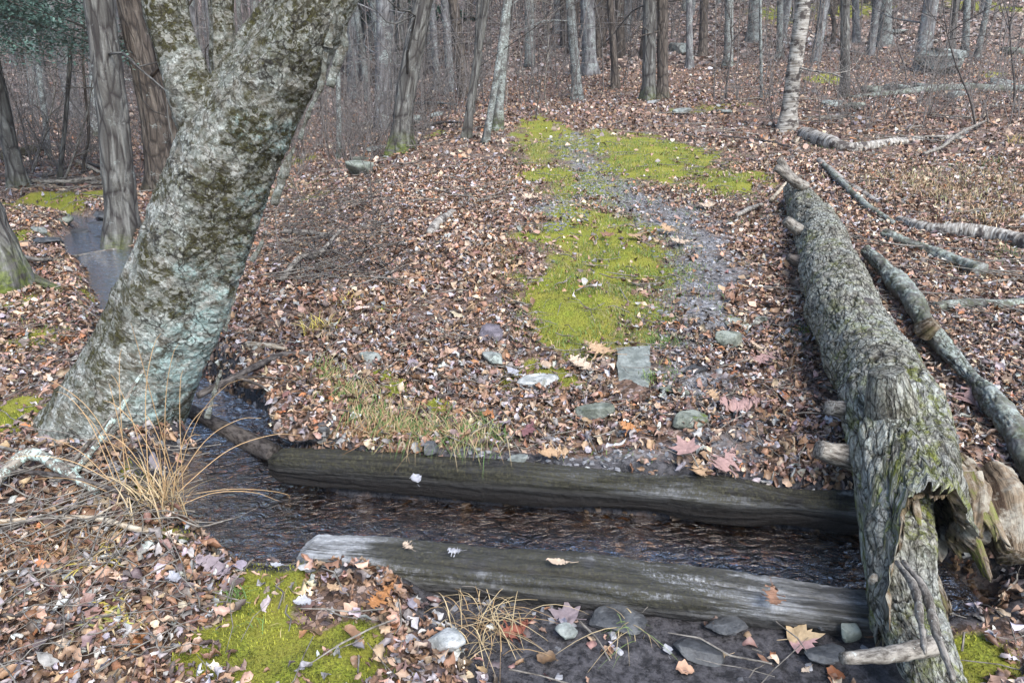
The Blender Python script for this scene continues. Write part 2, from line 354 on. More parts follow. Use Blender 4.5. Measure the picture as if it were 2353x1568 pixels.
def m_ground():  # Col: r moss, g gravel/dirt track, b mud; the rest leaf mould
    a = N("woodland floor", .85, .25); co = a.coord("pos"); sp = a.n("ShaderNodeSeparateColor"); a.l(vcol(a), sp.inputs[0])
    cw = a.warp(co, 25, .05); v = a.vor(cw, 46, out="Color"); hs = a.n("ShaderNodeSeparateColor"); a.l(v, hs.inputs[0])
    c = a.ramp(hs.outputs[0], (0., (.035, .024, .018)), (.25, (.1, .06, .04)), (.5, (.2, .125, .085)), (.7, (.13, .1, .095)), (.86, (.3, .2, .15)), (1., (.34, .29, .27)))
    e = a.vor(cw, 46, 'DISTANCE_TO_EDGE'); c = a.mix(a.ramp(e, (0., .8), (.1, 0.)), c, (.02, .013, .01))
    n1 = a.noise(co, 30, 7, .75); n2 = a.noise(co, 130, 4, .7); n3 = a.noise(co, 3.5, 5, .7)
    gv = a.vor(co, 38, out="Color"); gs = a.n("ShaderNodeSeparateColor"); a.l(gv, gs.inputs[0])
    gr = a.mix(gs.outputs[1], (.09, .085, .085), (.27, .265, .27)); gr = a.mix(a.ramp(n1, (.4, .6), (.6, 0.)), gr, (.06, .05, .04))
    c = a.mix(a.math('MULTIPLY', sp.outputs[1], a.ramp(n1, (.3, .5), (.5, 1.))), c, gr)
    mo = a.mix(a.ramp(n2, (.41, 0.), (.59, 1.)), (.07, .085, .012), (.23, .26, .03)); mo = a.mix(a.ramp(n3, (.4, 0.), (.65, .7)), mo, (.26, .22, .04))
    mk = a.ramp(a.math('ADD', a.math('MULTIPLY', sp.outputs[0], .7), a.math('MULTIPLY', n1, .5)), (.46, 0.), (.64, 1.))
    c = a.mix(mk, c, mo)
    md = a.mix(a.ramp(n1, (.41, 0.), (.59, 1.)), (.02, .019, .02), (.085, .08, .084))
    mb = a.ramp(a.math('ADD', a.math('MULTIPLY', sp.outputs[2], .75), a.math('MULTIPLY', n1, .4)), (.5, 0.), (.62, 1.))
    c = a.mix(mb, c, md)
    rg = a.mix(mb, (.85, .85, .85), a.ramp(a.noise(co, 6, 5, .7), (.5, (.1, .1, .1)), (.62, (.45, .45, .45))))
    dd = a.math('SUBTRACT', 1., a.math('MULTIPLY', a.noise(co, 6, 5, .7), 1.))
    return a.done(c, a.bump(n2, .004, .6, a.bump(n1, .02, .7)), rg)
M['ground'] = m_ground()
def m_water():
    m = bpy.data.materials.new("stream water"); m.use_nodes = True; t = m.node_tree; t.nodes.clear()
    o = t.nodes.new("ShaderNodeOutputMaterial"); mx = t.nodes.new("ShaderNodeMixShader"); gl = t.nodes.new("ShaderNodeBsdfGlossy"); tr = t.nodes.new("ShaderNodeBsdfTransparent")
    fr = t.nodes.new("ShaderNodeFresnel"); fr.inputs[0].default_value = 1.42; gl.inputs["Roughness"].default_value = .03; tr.inputs[0].default_value = (.52, .38, .23, 1)
    geo = t.nodes.new("ShaderNodeNewGeometry"); mp = t.nodes.new("ShaderNodeMapping"); mp.inputs["Scale"].default_value = (1, 1.8, 1); t.links.new(geo.outputs["Position"], mp.inputs[0])
    n = t.nodes.new("ShaderNodeTexNoise"); n.inputs["Scale"].default_value = 11; n.inputs["Detail"].default_value = 4; n.inputs["Distortion"].default_value = 1.5; t.links.new(mp.outputs[0], n.inputs["Vector"])
    b = t.nodes.new("ShaderNodeBump"); b.inputs["Distance"].default_value = .06; b.inputs["Strength"].default_value = .8; t.links.new(n.outputs["Fac"], b.inputs["Height"])
    for x in (gl, fr): t.links.new(b.outputs[0], x.inputs["Normal"])
    t.links.new(fr.outputs[0], mx.inputs[0]); t.links.new(tr.outputs[0], mx.inputs[1]); t.links.new(gl.outputs[0], mx.inputs[2]); t.links.new(mx.outputs[0], o.inputs[0]); return m
M['water'] = m_water()
# ---------------------------------------------------------------- ground zones (world-space patches)
def patches(lst):
    out = []
    for (px, py, rx, ry, *k) in lst:
        c, t = PT(px, py); a, _ = PT(px, py - ry); b, _ = PT(px, py + ry)
        out.append((c[0], c[1], rx * PXM * t, max(abs(a[1] - b[1]) / 2, .04), k[0] if k else 1.))
    return out
def inpatch(pt, x, y, soft=.6, nz=.75, ns=5., seed=20):
    r = np.zeros_like(x); n = fbm(xy3(x, y, ns), 3, seed) * nz
    for (cx, cy, rx, ry, k) in pt:
        m = (np.abs(x - cx) < rx * 2) & (np.abs(y - cy) < ry * 2)
        if m.any():
            d = np.sqrt(((x[m] - cx) / rx)**2 + ((y[m] - cy) / ry)**2) + n[m]; r[m] = np.maximum(r[m], k * ss(1 + soft, 1 - soft, d))
    return r
MOSS = patches([(1290, 665, 85, 55), (1310, 770, 80, 45), (1275, 865, 60, 28), (1230, 840, 30, 18, .7), (1380, 545, 150, 45, .8), (1430, 610, 110, 45, .75), (1270, 400, 85, 18), (1240, 290, 50, 26, .8),
    (1480, 350, 120, 45, .8), (1470, 395, 70, 16), (1560, 355, 90, 26, .8), (1680, 412, 85, 22), (1350, 500, 90, 25, .8), (1340, 700, 120, 60, .5), (1450, 690, 90, 50, .45), (1620, 250, 120, 10, .5),
    (650, 1308, 88, 34), (570, 1395, 100, 35), (560, 1450, 110, 35), (640, 1500, 180, 40), (800, 1470, 70, 50, .8), (720, 1540, 150, 40), (2250, 1520, 90, 60), (870, 860, 26, 12), (905, 890, 30, 16, .8),
    (10, 545, 60, 30), (130, 482, 90, 14), (30, 950, 60, 45), (383, 1225, 42, 10), (330, 1090, 50, 20, .8), (345, 1120, 40, 25, .8), (70, 780, 70, 30, .6), (30, 700, 40, 20, .6), (180, 660, 60, 12, .6),
    (680, 370, 40, 14, .6), (1000, 310, 25, 5), (1790, 30, 60, 22, .9), (1940, 20, 90, 22, .9), (2250, 15, 60, 20, .8), (1900, 185, 45, 12, .9), (2010, 350, 15, 5), (2290, 170, 20, 6), (720, 450, 60, 15, .5),
    (1240, 340, 50, 40, .5), (1200, 870, 60, 25, .6), (1010, 930, 25, 12, .7), (2110, 985, 20, 30, .8), (1860, 760, 40, 20, .7), (1700, 740, 40, 14, .5)])
GREEN = patches([(1400, 600, 220, 90, .8), (1250, 330, 70, 80, .7), (1450, 380, 180, 70, .8), (1360, 720, 150, 90, .9), (1620, 440, 120, 50, .7), (1500, 820, 40, 80, 1.), (1180, 600, 70, 50, .7), (1180, 720, 60, 60, .35),
    (700, 420, 60, 30, .4), (2200, 400, 180, 60, .45), (2000, 330, 200, 30, .2), (2150, 470, 150, 40, .25), (1170, 1000, 300, 60, .25), (900, 950, 150, 60, .55), (1440, 1190, 300, 8, .1), (640, 1400, 150, 50, .4), (1850, 790, 60, 20, .6), (150, 700, 160, 100, .25), (2300, 590, 60, 20, .5), (1120, 970, 60, 25, .6)])
TRACK = patches([(1330, 335, 55, 30), (1350, 380, 50, 25), (1400, 430, 70, 35), (1470, 465, 90, 30), (1560, 500, 80, 35), (1610, 560, 60, 45), (1600, 640, 55, 60), (1610, 720, 70, 60), (1590, 800, 70, 50, .7), (1600, 860, 70, 50, .9), (1640, 930, 75, 40, .75), (1680, 1010, 80, 35, .6), (1500, 1040, 90, 30, .4), (1630, 600, 50, 60), (1540, 520, 70, 35), (1280, 480, 60, 25, .8),
    (1240, 1075, 280, 12, .9), (1050, 1050, 80, 14, .8), (950, 1320, 130, 30, .7), (1150, 1360, 200, 40, .8)])
STRIP = patches([(1260, 310, 90, 50), (1400, 330, 150, 40), (1500, 370, 170, 45), (1640, 415, 110, 30), (1330, 430, 110, 40), (1370, 520, 150, 60), (1390, 600, 170, 80), (1350, 700, 140, 70), (1350, 790, 110, 50), (1470, 720, 90, 60)])
# ground sheet
ax = lambda a, b, n, p: a + (b - a) * np.linspace(0, 1, n)**p
gx = np.concatenate([-ax(4.5, 95, 90, 2.4)[::-1], np.arange(-4.48, 4.5, .03), ax(4.5, 95, 90, 2.4)])
gy = np.concatenate([np.linspace(-15, .9, 40), np.arange(.93, 5.2, .025), 5.2 * np.geomspace(1, 26, 240)[1:]])
gx = np.unique(np.round(gx, 4)); X, Y = np.meshgrid(gx, gy)
X, Y = X.ravel(), Y.ravel(); Z = H(X, Y); GRID['g'] = (gx, gy, Z.reshape(len(gy), len(gx)))
cdist, cz = creek(X, Y)
col = np.zeros((len(X), 3)); col[:, 0] = np.maximum(inpatch(MOSS, X, Y), .52 * inpatch(STRIP, X, Y)); col[:, 1] = inpatch(TRACK, X, Y)
wet = ss(.02, -.05, Z - cz) * (cdist < .3)
col[:, 2] = mudmask(X, Y) * (1 - wet); col[:, 1] = np.maximum(col[:, 1], wet * .8); col[:, 0] *= (1 - wet)
# dark soil of the cut bank and behind the timber
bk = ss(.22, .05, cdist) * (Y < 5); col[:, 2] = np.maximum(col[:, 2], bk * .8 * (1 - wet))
g = MB(); g.add(np.stack([X, Y, Z], -1), quads(len(gy), len(gx), False), col)
tag(link("ground", mesh("ground", g, M['ground'])), kind="structure")
LIPS = []
# turf lips hanging over the hollow of the cut bank
for k_, (x_, y_, sx_, sy_) in enumerate([(-1.28, 3.52, .26, .2), (-1.08, 3.28, .2, .24), (-.98, 3.0, .18, .2)]):
    th_ = np.linspace(0, 2 * PI, 49)[:-1]; ph = np.linspace(-PI / 2, PI / 2, 22); A_, B_ = np.meshgrid(th_, ph); Vl = np.stack([np.cos(A_) * np.cos(B_), np.sin(A_) * np.cos(B_), np.sin(B_)], -1)
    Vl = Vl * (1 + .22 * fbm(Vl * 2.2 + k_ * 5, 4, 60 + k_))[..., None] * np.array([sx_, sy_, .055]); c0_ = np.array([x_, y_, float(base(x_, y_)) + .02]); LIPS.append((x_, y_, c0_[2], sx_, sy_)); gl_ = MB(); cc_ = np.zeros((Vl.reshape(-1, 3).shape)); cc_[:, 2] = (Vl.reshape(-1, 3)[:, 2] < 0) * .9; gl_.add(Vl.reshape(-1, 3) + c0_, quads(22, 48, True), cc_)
    tag(link("turf_bank", mesh("turf_bank", gl_, M['ground'])), kind="structure")
# water
wp = np.repeat(CREEK, 1, 0); n = 160
cp, cr, _ = smoothpath(np.c_[CREEK, CZ], CW + np.where(CREEK[:, 1] < 5, .12, .16), n)
T = np.gradient(cp[:, :2], axis=0); T /= np.linalg.norm(T, axis=1)[:, None]; Nn = np.c_[-T[:, 1], T[:, 0]]
k = np.linspace(-1, 1, 13)
WV = np.concatenate([cp[:, None, :2] + Nn[:, None] * (cr[:, None] * k[None])[..., None], np.repeat(cp[:, None, 2:], 13, 1)], -1).reshape(-1, 3)
g = MB(); g.add(WV, quads(n, 13, False)); tag(link("stream_water", mesh("stream_water", g, M['water'])), kind="structure")
# ---------------------------------------------------------------- leaf prototypes
def leafproto(n, m, ws, curl, bend, seed, asp=.5, rough=.06):
    r = np.random.default_rng(seed); s = np.linspace(0, 1, n); wd = np.interp(s, np.linspace(0, 1, len(ws)), ws) * asp
    c = np.linspace(-1, 1, m); x = c[None] * wd[:, None]; tip = .1 * np.abs(c)[None] * (np.gradient(wd)[:, None] > 0) * 1.
    y = s[:, None] + tip - .5 + 0 * x; a = x * curl
    X_ = np.sin(a) / curl if abs(curl) > .01 else x; Z_ = (1 - np.cos(a)) / curl if abs(curl) > .01 else 0 * x
    b = y * bend; Y_ = np.sin(b) / bend; Z2 = (1 - np.cos(b)) / bend
    V = np.stack([X_ + 0 * Y_, Y_, Z_ + Z2 + rough * r.normal(size=x.shape)], -1); V[..., 0] += .05 * r.normal(size=(n, 1))
    tw = r.normal() * .6 * y; V2 = V.copy(); V2[..., 0] = V[..., 0] * np.cos(tw) - V[..., 2] * np.sin(tw); V2[..., 2] = V[..., 0] * np.sin(tw) + V[..., 2] * np.cos(tw)
    return V2.reshape(-1, 3), quads(n, m, False)
OVAL = [.05, .55, .9, 1, .95, .75, .4, .05]; LOB = [.08, .3, .2, .95, .35, 1.05, .4, .85, .2, .4, .03]; MAP = [.1, .85, .6, 1.2, .7, .95, .4, .5, .03]
def protos(n, m, seed):
    r = np.random.default_rng(seed); L = []
    for k in range(20):
        kind = [OVAL, OVAL, OVAL, MAP, LOB][k % 5]
        cu = r.choice([-1, 1]) * r.uniform(2.5, 10.) if kind is OVAL else r.choice([-1, 1]) * r.uniform(1., 4.5)
        L.append(leafproto(n if kind is OVAL else int(n * 1.4), m, kind, cu, r.choice([-1, 1]) * r.uniform(.4, 2.4), seed * 100 + k, r.uniform(.28, .42) if kind is OVAL else r.uniform(.42, .55), .03 if n > 4 else .05))
    return L
PAL = np.array([(.17, .09, .05), (.24, .13, .075), (.3, .18, .11), (.12, .07, .045), (.4, .27, .19), (.33, .2, .15), (.2, .165, .165), (.3, .27, .285), (.42, .39, .4), (.07, .045, .035), (.36, .15, .06), (.22, .12, .1), (.5, .38, .29), (.14, .1, .1)])
def leafcols(n, wts, r): 
    wts = np.asarray(wts, float); c = PAL[r.choice(len(PAL), n, p=wts / wts.sum())]
    g = c.mean(1, keepdims=True); c = (g + (c - g) * .92) * np.array([.98, .99, .95])
    return np.clip(c * 1.12 * r.uniform(.6, 1.45, (n, 1)) * r.uniform(.92, 1.08, (n, 3)), .01, .8)
def scatter(mb, prot, pos, nrm, size, cols, r, tilt=.35):
    n = len(pos); which = r.integers(0, len(prot), n)
    z = nrm + r.normal(size=(n, 3)) * np.asarray(tilt).reshape(-1, 1); z[:, 2] = np.abs(z[:, 2]) + .05; z /= np.linalg.norm(z, axis=1)[:, None]
    a = r.uniform(0, 2 * PI, n); x = np.c_[np.cos(a), np.sin(a), np.zeros(n)]; x -= z * (x * z).sum(1)[:, None]; x /= np.linalg.norm(x, axis=1)[:, None] + 1e-9
    y = np.cross(z, x)
    fl = r.choice([-1., 1.], n)
    for k, (V, F) in enumerate(prot):
        i = np.where(which == k)[0]
        if not len(i): continue
        W = (V[None, :, :1] * x[i, None] + V[None, :, 1:2] * y[i, None] + (V[None, :, 2:] * fl[i, None, None]) * z[i, None]) * size[i, None, None] + pos[i, None]
        F2 = (F[None] + (np.arange(len(i)) * len(V))[:, None, None]).reshape(-1, 4)
        sh = 1 + .12 * r.normal(size=(len(i), len(V), 1))
        mb.add(W.reshape(-1, 3), F2, np.clip(cols[i, None] * sh, .008, .9).reshape(-1, 3))
def gnorm(x, y, e=.04):
    return np.stack([-(H(x + e, y) - H(x - e, y)) / (2 * e), -(H(x, y + e) - H(x, y - e)) / (2 * e), np.ones_like(x)], -1)
# footprints kept clear: timbers and logs
TIMB = [((-.78, 2.13), (1.42, 1.79), .085), ((-1.12, 2.73), (1.5, 2.39), .055)]
LOGX = [(3.25, 7.5), (2.59, 5.4), (2.05, 3.9), (1.67, 2.53), (1.3, 1.75), (1.17, 1.3)]
def segd(x, y, a, b):
    a = np.array(a); b = np.array(b); ab = b - a; t = np.clip(((x - a[0]) * ab[0] + (y - a[1]) * ab[1]) / (ab @ ab), 0, 1)
    return np.hypot(x - a[0] - t * ab[0], y - a[1] - t * ab[1])
def clear(x, y, timb=True):
    k = np.ones(len(x), bool)
    if timb:
        for a, b, w_ in TIMB: k &= segd(x, y, a, b) > w_ + .01
    for i in range(len(LOGX) - 1): k &= segd(x, y, LOGX[i], LOGX[i + 1]) > .13
    k &= segd(x, y, SLA, SLB) > .1
    return k
SLA, SLB = P(1454, 830)[:2], P(1456, 900)[:2]
TREE_BASE = (-2.02, 3.12)
def zone(y0, y1, dens, r, k=.84, pad=.6):
    A = (k * (y0 + y1) + 2 * pad) * (y1 - y0); n = int(A * dens); y = np.sqrt(r.uniform(y0**2, y1**2, int(n * 1.0))) ; x = r.uniform(-1, 1, len(y)) * (k * y + pad); return x, y
def litterprob(x, y):
    p = np.ones(len(x)); p *= 1 - .9 * np.clip(inpatch(MOSS, x, y) * 1.1, 0, 1); p *= 1 - .6 * inpatch(STRIP, x, y)
    p *= 1 - .88 * inpatch(TRACK, x, y); p *= 1 - .75 * inpatch(GREEN, x, y)
    m = mudmask(x, y); p *= 1 - .965 * m
    d, cz_ = creek(x, y); h = H(x, y); p = np.where((h < cz_ + .01) & (d < .3), np.where(y < 5, .5, .4), p)
    p *= clear(x, y); p *= np.hypot(x - TREE_BASE[0], y - TREE_BASE[1]) > .33
    return p
r = np.random.default_rng(3)
lit = MB()
wn = [3, 4, 5, 2.5, 4, 4, 3, 3.4, 3.4, 3, .8, 2, 1.6, 2.5]
wf = [3.5, 5, 5, 2.5, 4, 5, 2.5, 2.2, 1.8, 1.5, .8, 1.8, 2.4, 2]
for (y0, y1, dens, n_, m_, smin, smax, wts, hgt) in [(1.2, 4.3, 3300, 6, 4, .022, .058, wn, .04), (4.3, 10, 1600, 4, 3, .028, .068, wf, .035), (10, 24, 330, 3, 2, .05, .11, wf, .03), (24, 70, 55, 2, 2, .09, .19, wf, .03)]:
    x, y = zone(y0, y1, dens, r); p = litterprob(x, y); k = r.uniform(size=len(x)) < p * (.35 + .8 * ss(-.3, .1, fbm(xy3(x, y, 2.3), 4, 31))); x, y = x[k], y[k]
    nr = gnorm(x, y); mw = mudmask(x, y) > .3
    z = H(x, y) + .006 + np.where(mw, .004, r.uniform(0, 1, len(x))**1.5 * hgt)
    sz = (smin + (smax * 1.25 - smin) * r.uniform(0, 1, len(x))**1.5) * np.where(r.uniform(size=len(x)) < .05, 1.4, 1)
    pr = protos(n_, m_, int(y0 * 10)) if n_ > 2 else [(np.array([(-.3, -.5, 0), (.3, -.45, .08), (-.28, .5, .05), (.3, .5, -.02)], float), np.array([[0, 1, 3, 2]])), (np.array([(-.4, -.4, .1), (.2, -.5, 0), (-.25, .4, 0), (.4, .5, .1)], float), np.array([[0, 1, 3, 2]]))]
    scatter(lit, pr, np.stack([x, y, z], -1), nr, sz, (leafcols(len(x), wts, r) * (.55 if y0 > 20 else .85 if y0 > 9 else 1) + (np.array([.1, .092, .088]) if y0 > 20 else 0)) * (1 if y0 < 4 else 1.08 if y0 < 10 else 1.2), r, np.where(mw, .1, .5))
for (cx_, cy_, cz_0, sx_, sy_) in LIPS:
    n_ = 260; a_ = r.uniform(0, 2 * PI, n_); q_ = np.sqrt(r.uniform(0, 1, n_)) * 1.05; x, y = cx_ + np.cos(a_) * q_ * sx_, cy_ + np.sin(a_) * q_ * sy_
    z = np.maximum(cz_0 + .055 * np.sqrt(np.clip(1 - q_**2, 0, 1)), H(x, y)) + .008 + r.uniform(0, .025, n_)
    scatter(lit, protos(6, 4, 12), np.stack([x, y, z], -1), np.tile([0, 0, 1.], (n_, 1)), r.uniform(.025, .07, n_), leafcols(n_, wn, r), r, .55)
tag(link("leaf_litter", mesh("leaf_litter", lit, M['leaf'])), "brown tan and grey fallen leaves carpeting the whole woodland floor", "leaf litter", kind="stuff")
# ---------------------------------------------------------------- moss, grass, gravel, twigs (stuff)
def blades(mb, x, y, z, h, wd, cols, r, lean=.5):
    n = len(x); a = r.uniform(0, 2 * PI, n); d = np.c_[np.cos(a), np.sin(a)]; q = np.c_[-d[:, 1], d[:, 0]] * wd[:, None] / 2
    L = (lean * r.uniform(.2, 1.5, n) * h)[:, None]; b = np.c_[x, y]
    V = np.zeros((n, 5, 3)); V[:, 0, :2] = b - q; V[:, 1, :2] = b + q; V[:, 2, :2] = b + d * L * .3 + q * .8; V[:, 3, :2] = b + d * L * .3 - q * .8; V[:, 4, :2] = b + d * L
    V[:, 0, 2] = V[:, 1, 2] = z; V[:, 2, 2] = V[:, 3, 2] = z + h * .6; V[:, 4, 2] = z + h * (1 - .25 * lean * r.uniform(0, 1.5, n))
    o = (np.arange(n) * 5)[:, None]
    mb.add(V.reshape(-1, 3), [np.array([0, 1, 2, 3]) + o, np.array([3, 2, 4]) + o], np.repeat(cols, 5, 0))
ms = MB(); gs = MB()
for (y0, y1, dm, dg, sc) in [(1.2, 3.2, 24000, 700, 1.), (3.2, 6, 9000, 1000, 1.2), (6, 12, 1600, 420, 1.5), (12, 30, 90, 25, 3.)]:
    x, y = zone(y0, y1, dm * .5, r); p = inpatch(MOSS, x, y); k = r.uniform(size=len(x)) < p * 2; x, y = x[k], y[k]; n = len(x)
    v = np.clip(fbm(xy3(x, y, 7.), 4, 77) * .9 + .5 + r.normal(size=n) * .12, 0, 1)[:, None]
    c = 1.1 * (np.array([.09, .1, .022]) * (1 - v) + np.array([.42, .42, .05]) * v) * r.uniform(.5, 1.0, (n, 1))
    blades(ms, x, y, H(x, y), r.uniform(.005, .014, n) * sc, r.uniform(.002, .004, n) * sc, c, r, .8)
    x, y = zone(y0, y1, dg * 3, r); p = np.maximum(inpatch(GREEN, x, y), inpatch(STRIP, x, y)) * (fbm(xy3(x, y, 5.), 2, 55) > -.15); k = (r.uniform(size=len(x)) < p) & clear(x, y) & (creek(x, y)[0] > 0); x, y = x[k], y[k]; n = len(x)
    c = np.where(r.uniform(size=(n, 1)) < .3, np.array([[.35, .28, .14]]), np.array([[.1, .17, .045]])) * r.uniform(.7, 1.5, (n, 1))
    blades(gs, x, y, H(x, y), r.uniform(.012, .04, n) * min(sc, 1.5), r.uniform(.002, .004, n) * sc, c, r, 1.1)
tag(link("moss_carpet", mesh("moss_carpet", ms, M['grass'])), "yellow green moss growing in patches along the trail and banks", "moss", kind="stuff")
tag(link("grass", mesh("grass", gs, M['grass'])), "short thin green grass growing along the mossy trail", "grass", kind="stuff")
# dry tan bracken/grass mass right
def tanmass(lst, n, hmin, hmax, cc, name, label, cat):
    q = MB()
    for (px, py, rx, ry) in lst:
        (cx, cy, a, b, _), = patches([(px, py, rx, ry)]); x = cx + r.normal(size=n) * a * .5; y = cy + r.normal(size=n) * b * .5
        c = np.array(cc)[r.integers(0, len(cc), n)] * r.uniform(.6, 1.25, (n, 1)); blades(q, x, y, H(x, y), r.uniform(hmin, hmax, n), r.uniform(.003, .007, n), c, r, 1.6)
    tag(link(name, mesh(name, q, M['grass'])), label, cat, kind="stuff")
tanmass([(1150, 590, 60, 50), (780, 590, 90, 60), (1080, 470, 120, 60), (700, 560, 60, 40), (860, 700, 120, 60), (2280, 640, 120, 30), (120, 1250, 160, 60), (900, 1010, 120, 20)], 300, .02, .09, [(.45, .28, .13), (.3, .15, .07), (.5, .38, .22), (.22, .12, .07)], "dry_undergrowth", "dry tan fern and grass remains matted over the leaf litter", "dry undergrowth")
tanmass([(2080, 420, 120, 32), (2190, 455, 100, 30), (2150, 430, 160, 40), (2270, 500, 120, 30), (2300, 420, 80, 40)], 420, .04, .15, [(.5, .33, .19), (.55, .42, .27), (.42, .3, .16), (.4, .4, .2)], 'dry_grass', 'pale tan dry grass matted over the open slope right of the massive log', 'dry grass')
def pebbles(mb, x, y, s, cols, r, sink=.3):
    n = len(x); base8 = np.array([(-1, -1, -1), (1, -1, -1), (1, 1, -1), (-1, 1, -1), (-1, -1, 1), (1, -1, 1), (1, 1, 1), (-1, 1, 1)], float)
    F = np.array([(3, 2, 1, 0), (4, 5, 6, 7), (0, 1, 5, 4), (1, 2, 6, 5), (2, 3, 7, 6), (3, 0, 4, 7)])
    V = np.repeat(base8[None], n, 0) * (1 + .35 * r.normal(size=(n, 8, 3)).clip(-1, 1)); V[:, 4:, :2] *= .75; V *= s[:, None, None] * np.array([1, .7, .28]) / 2
    a = r.uniform(0, 2 * PI, n); c, sn = np.cos(a)[:, None], np.sin(a)[:, None]; vx = V[..., 0] * c - V[..., 1] * sn; vy = V[..., 0] * sn + V[..., 1] * c
    W = np.stack([vx + x[:, None], vy + y[:, None], V[..., 2] + (H(x, y) + s * .14 * (1 - sink))[:, None] + r.normal(size=(n, 1)) * .1 * vx], -1)
    mb.add(W.reshape(-1, 3), (F[None] + (np.arange(n) * 8)[:, None, None]).reshape(-1, 4), np.repeat(cols, 8, 0))
gv = MB()
for (y0, y1, dn, s0, s1) in [(1.3, 4, 2200, .008, .03), (4, 9, 900, .015, .04), (9, 16, 150, .03, .06)]:
    x, y = zone(y0, y1, dn, r); d, cz_ = creek(x, y)
    p = np.maximum(inpatch(TRACK, x, y) * .8, np.where(d < .05, .35 if y0 < 4 else .5, 0)); p = np.maximum(p, mudmask(x, y) * .02); k = (r.uniform(size=len(x)) < p); x, y = x[k], y[k]; n = len(x); cw = (creek(x, y)[0] < .03)[:, None]
    c = np.where(cw, np.array([[.13, .085, .05]]), np.array([[.2, .2, .21]])) * r.uniform(.35, 1.6, (n, 1)); pebbles(gv, x, y, r.uniform(s0, s1, n) * np.where(cw[:, 0], 1.5, 1), c, r)
M['pebble'] = m_vcol("slate chip", .5, .45, .3, 40)
tag(link("gravel", mesh("gravel", gv, M['pebble'], False)), "small dark slate chips strewn over trail and stream bed", "gravel", kind="stuff")
tw = MB()
for (y0, y1, dn) in [(1.3, 4.5, 55), (4.5, 12, 14)]:
    x, y = zone(y0, y1, dn, r); k = (creek(x, y)[0] > .05) & (r.uniform(size=len(x)) > .8 * mudmask(x, y)); x, y = x[k], y[k]
    for a, b in zip(x, y):
        L = r.uniform(.05, .32); an = r.uniform(0, 2 * PI); pts = []
        for q in np.linspace(-.5, .5, 4): X_, Y_ = a + math.cos(an) * L * q + r.normal() * .008, b + math.sin(an) * L * q + r.normal() * .008; pts.append((X_, Y_, 0))
        pts = np.array(pts); pts[:, 2] = H(pts[:, 0], pts[:, 1]).max() * .5 + H(pts[:, 0], pts[:, 1]) * .5 + .03 + r.uniform(-.01, .02, 4)
        rd = r.uniform(.0012, .004) * (1 if y0 < 4 else 1.6); addtube(tw, pts, [rd] * 3 + [rd * .4], 4, 4, smoothp=False, cap=False)
for (x0, x1, y0, y1, n_, l0, l1, r0_) in [(-20, 430, 1030, 1270, 75, .15, .7, .0028), (0, 430, 1270, 1560, 50, .1, .4, .002), (640, 900, 460, 660, 120, .2, .9, .004), (0, 320, 330, 460, 60, .3, 1.2, .008), (1850, 2352, 480, 720, 60, .2, .7, .004), (1400, 2352, 200, 330, 70, .3, 1.3, .009), (780, 1180, 250, 480, 80, .2, 1., .006)]:
    for i in range(n_):
        p_ = P(r.uniform(x0, x1), r.uniform(y0, y1)); an = r.uniform(0, 2 * PI); L = r.uniform(l0, l1)
        if creek(p_[:1], p_[1:2])[0][0] < .03: continue
        pts = np.array([[p_[0] + math.cos(an) * L * q + r.normal() * .015, p_[1] + math.sin(an) * L * q + r.normal() * .015, 0] for q in np.linspace(-.5, .5, 5)]); hz = H(pts[:, 0], pts[:, 1]); pts[:, 2] = np.maximum(hz, hz.mean()) + .035 + r.uniform(0, .03) + L * .08 * np.linspace(0, r.uniform(0, 1), 5)
        rd = r0_ * r.uniform(.5, 1.5); addtube(tw, pts, [rd, rd, rd * .8, rd * .6, rd * .3], 5, 9, cap=False)
tag(link("twig_litter", mesh("twig_litter", tw, M['stick'])), "fine dead twigs strewn among the fallen leaves", "twigs", kind="stuff")
# ---------------------------------------------------------------- timbers
def timber(name, a, b, wd, th, zt, label, seed, bright, mossy):
    a = np.array(a + (zt[0] - th / 2,)); b = np.array(b + (zt[1] - th / 2,)); rr = wd / 2
    mid = (a + b) / 2 + np.array([0, .015, .0])
    def prof(t, s):
        c, sn = np.abs(np.cos(t)) * (wd / th), np.abs(np.sin(t)); q = (c**14 + sn**14)**(-1 / 14)
        e = 1 - .3 * (ss(.02, 0, s) + ss(.98, 1, s)); return q * e * .98
    def disp(bc, t, s, p, rad):
        g = fbm(np.stack([bc[..., 0] * 55, bc[..., 1] * 55, bc[..., 2] * 2.2], -1), 4, seed); big = fbm(np.stack([bc[..., 0] * 9, bc[..., 1] * 9, bc[..., 2] * 2.6], -1), 3, seed + 5)
        cr = np.maximum(0, fbm(np.stack([bc[..., 0] * 30, bc[..., 1] * 30, bc[..., 2] * 1.2], -1), 3, seed + 9) - .15)
        return .009 * g + .009 * big - .07 * cr + .005 * fbm(p * 60, 3, seed + 3) + .02 * fbm(np.stack([0 * s, 0 * s + seed, s * 3.], -1), 2, seed + 2)
    V, F, bc = tube([a, mid, b], [rr, rr * 1.02, rr], 110, 360, disp=disp, prof=prof)
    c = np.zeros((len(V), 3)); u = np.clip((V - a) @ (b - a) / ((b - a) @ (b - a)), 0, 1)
    top = ss(0, .05, V[:, 2] - (a[2] + (b[2] - a[2]) * u)); c[:, 0] = top * mossy(u); c[:, 1] = top * bright(u, V); c[:, 2] = ss(.02, -.04, V[:, 2] - (a[2] + (b[2] - a[2]) * u) + .02 * fbm(V * 12, 3, 5))  # lower faces darkened in the colour: wet wood plus painted-in shade
    mb = MB(); mb.add(V, F, c, bc); return thing(name, mb, M['timber_dark' if "dark" in label else 'timber'], tuple((a + b) / 2), label, "timber", "timber baulks edging the stream")
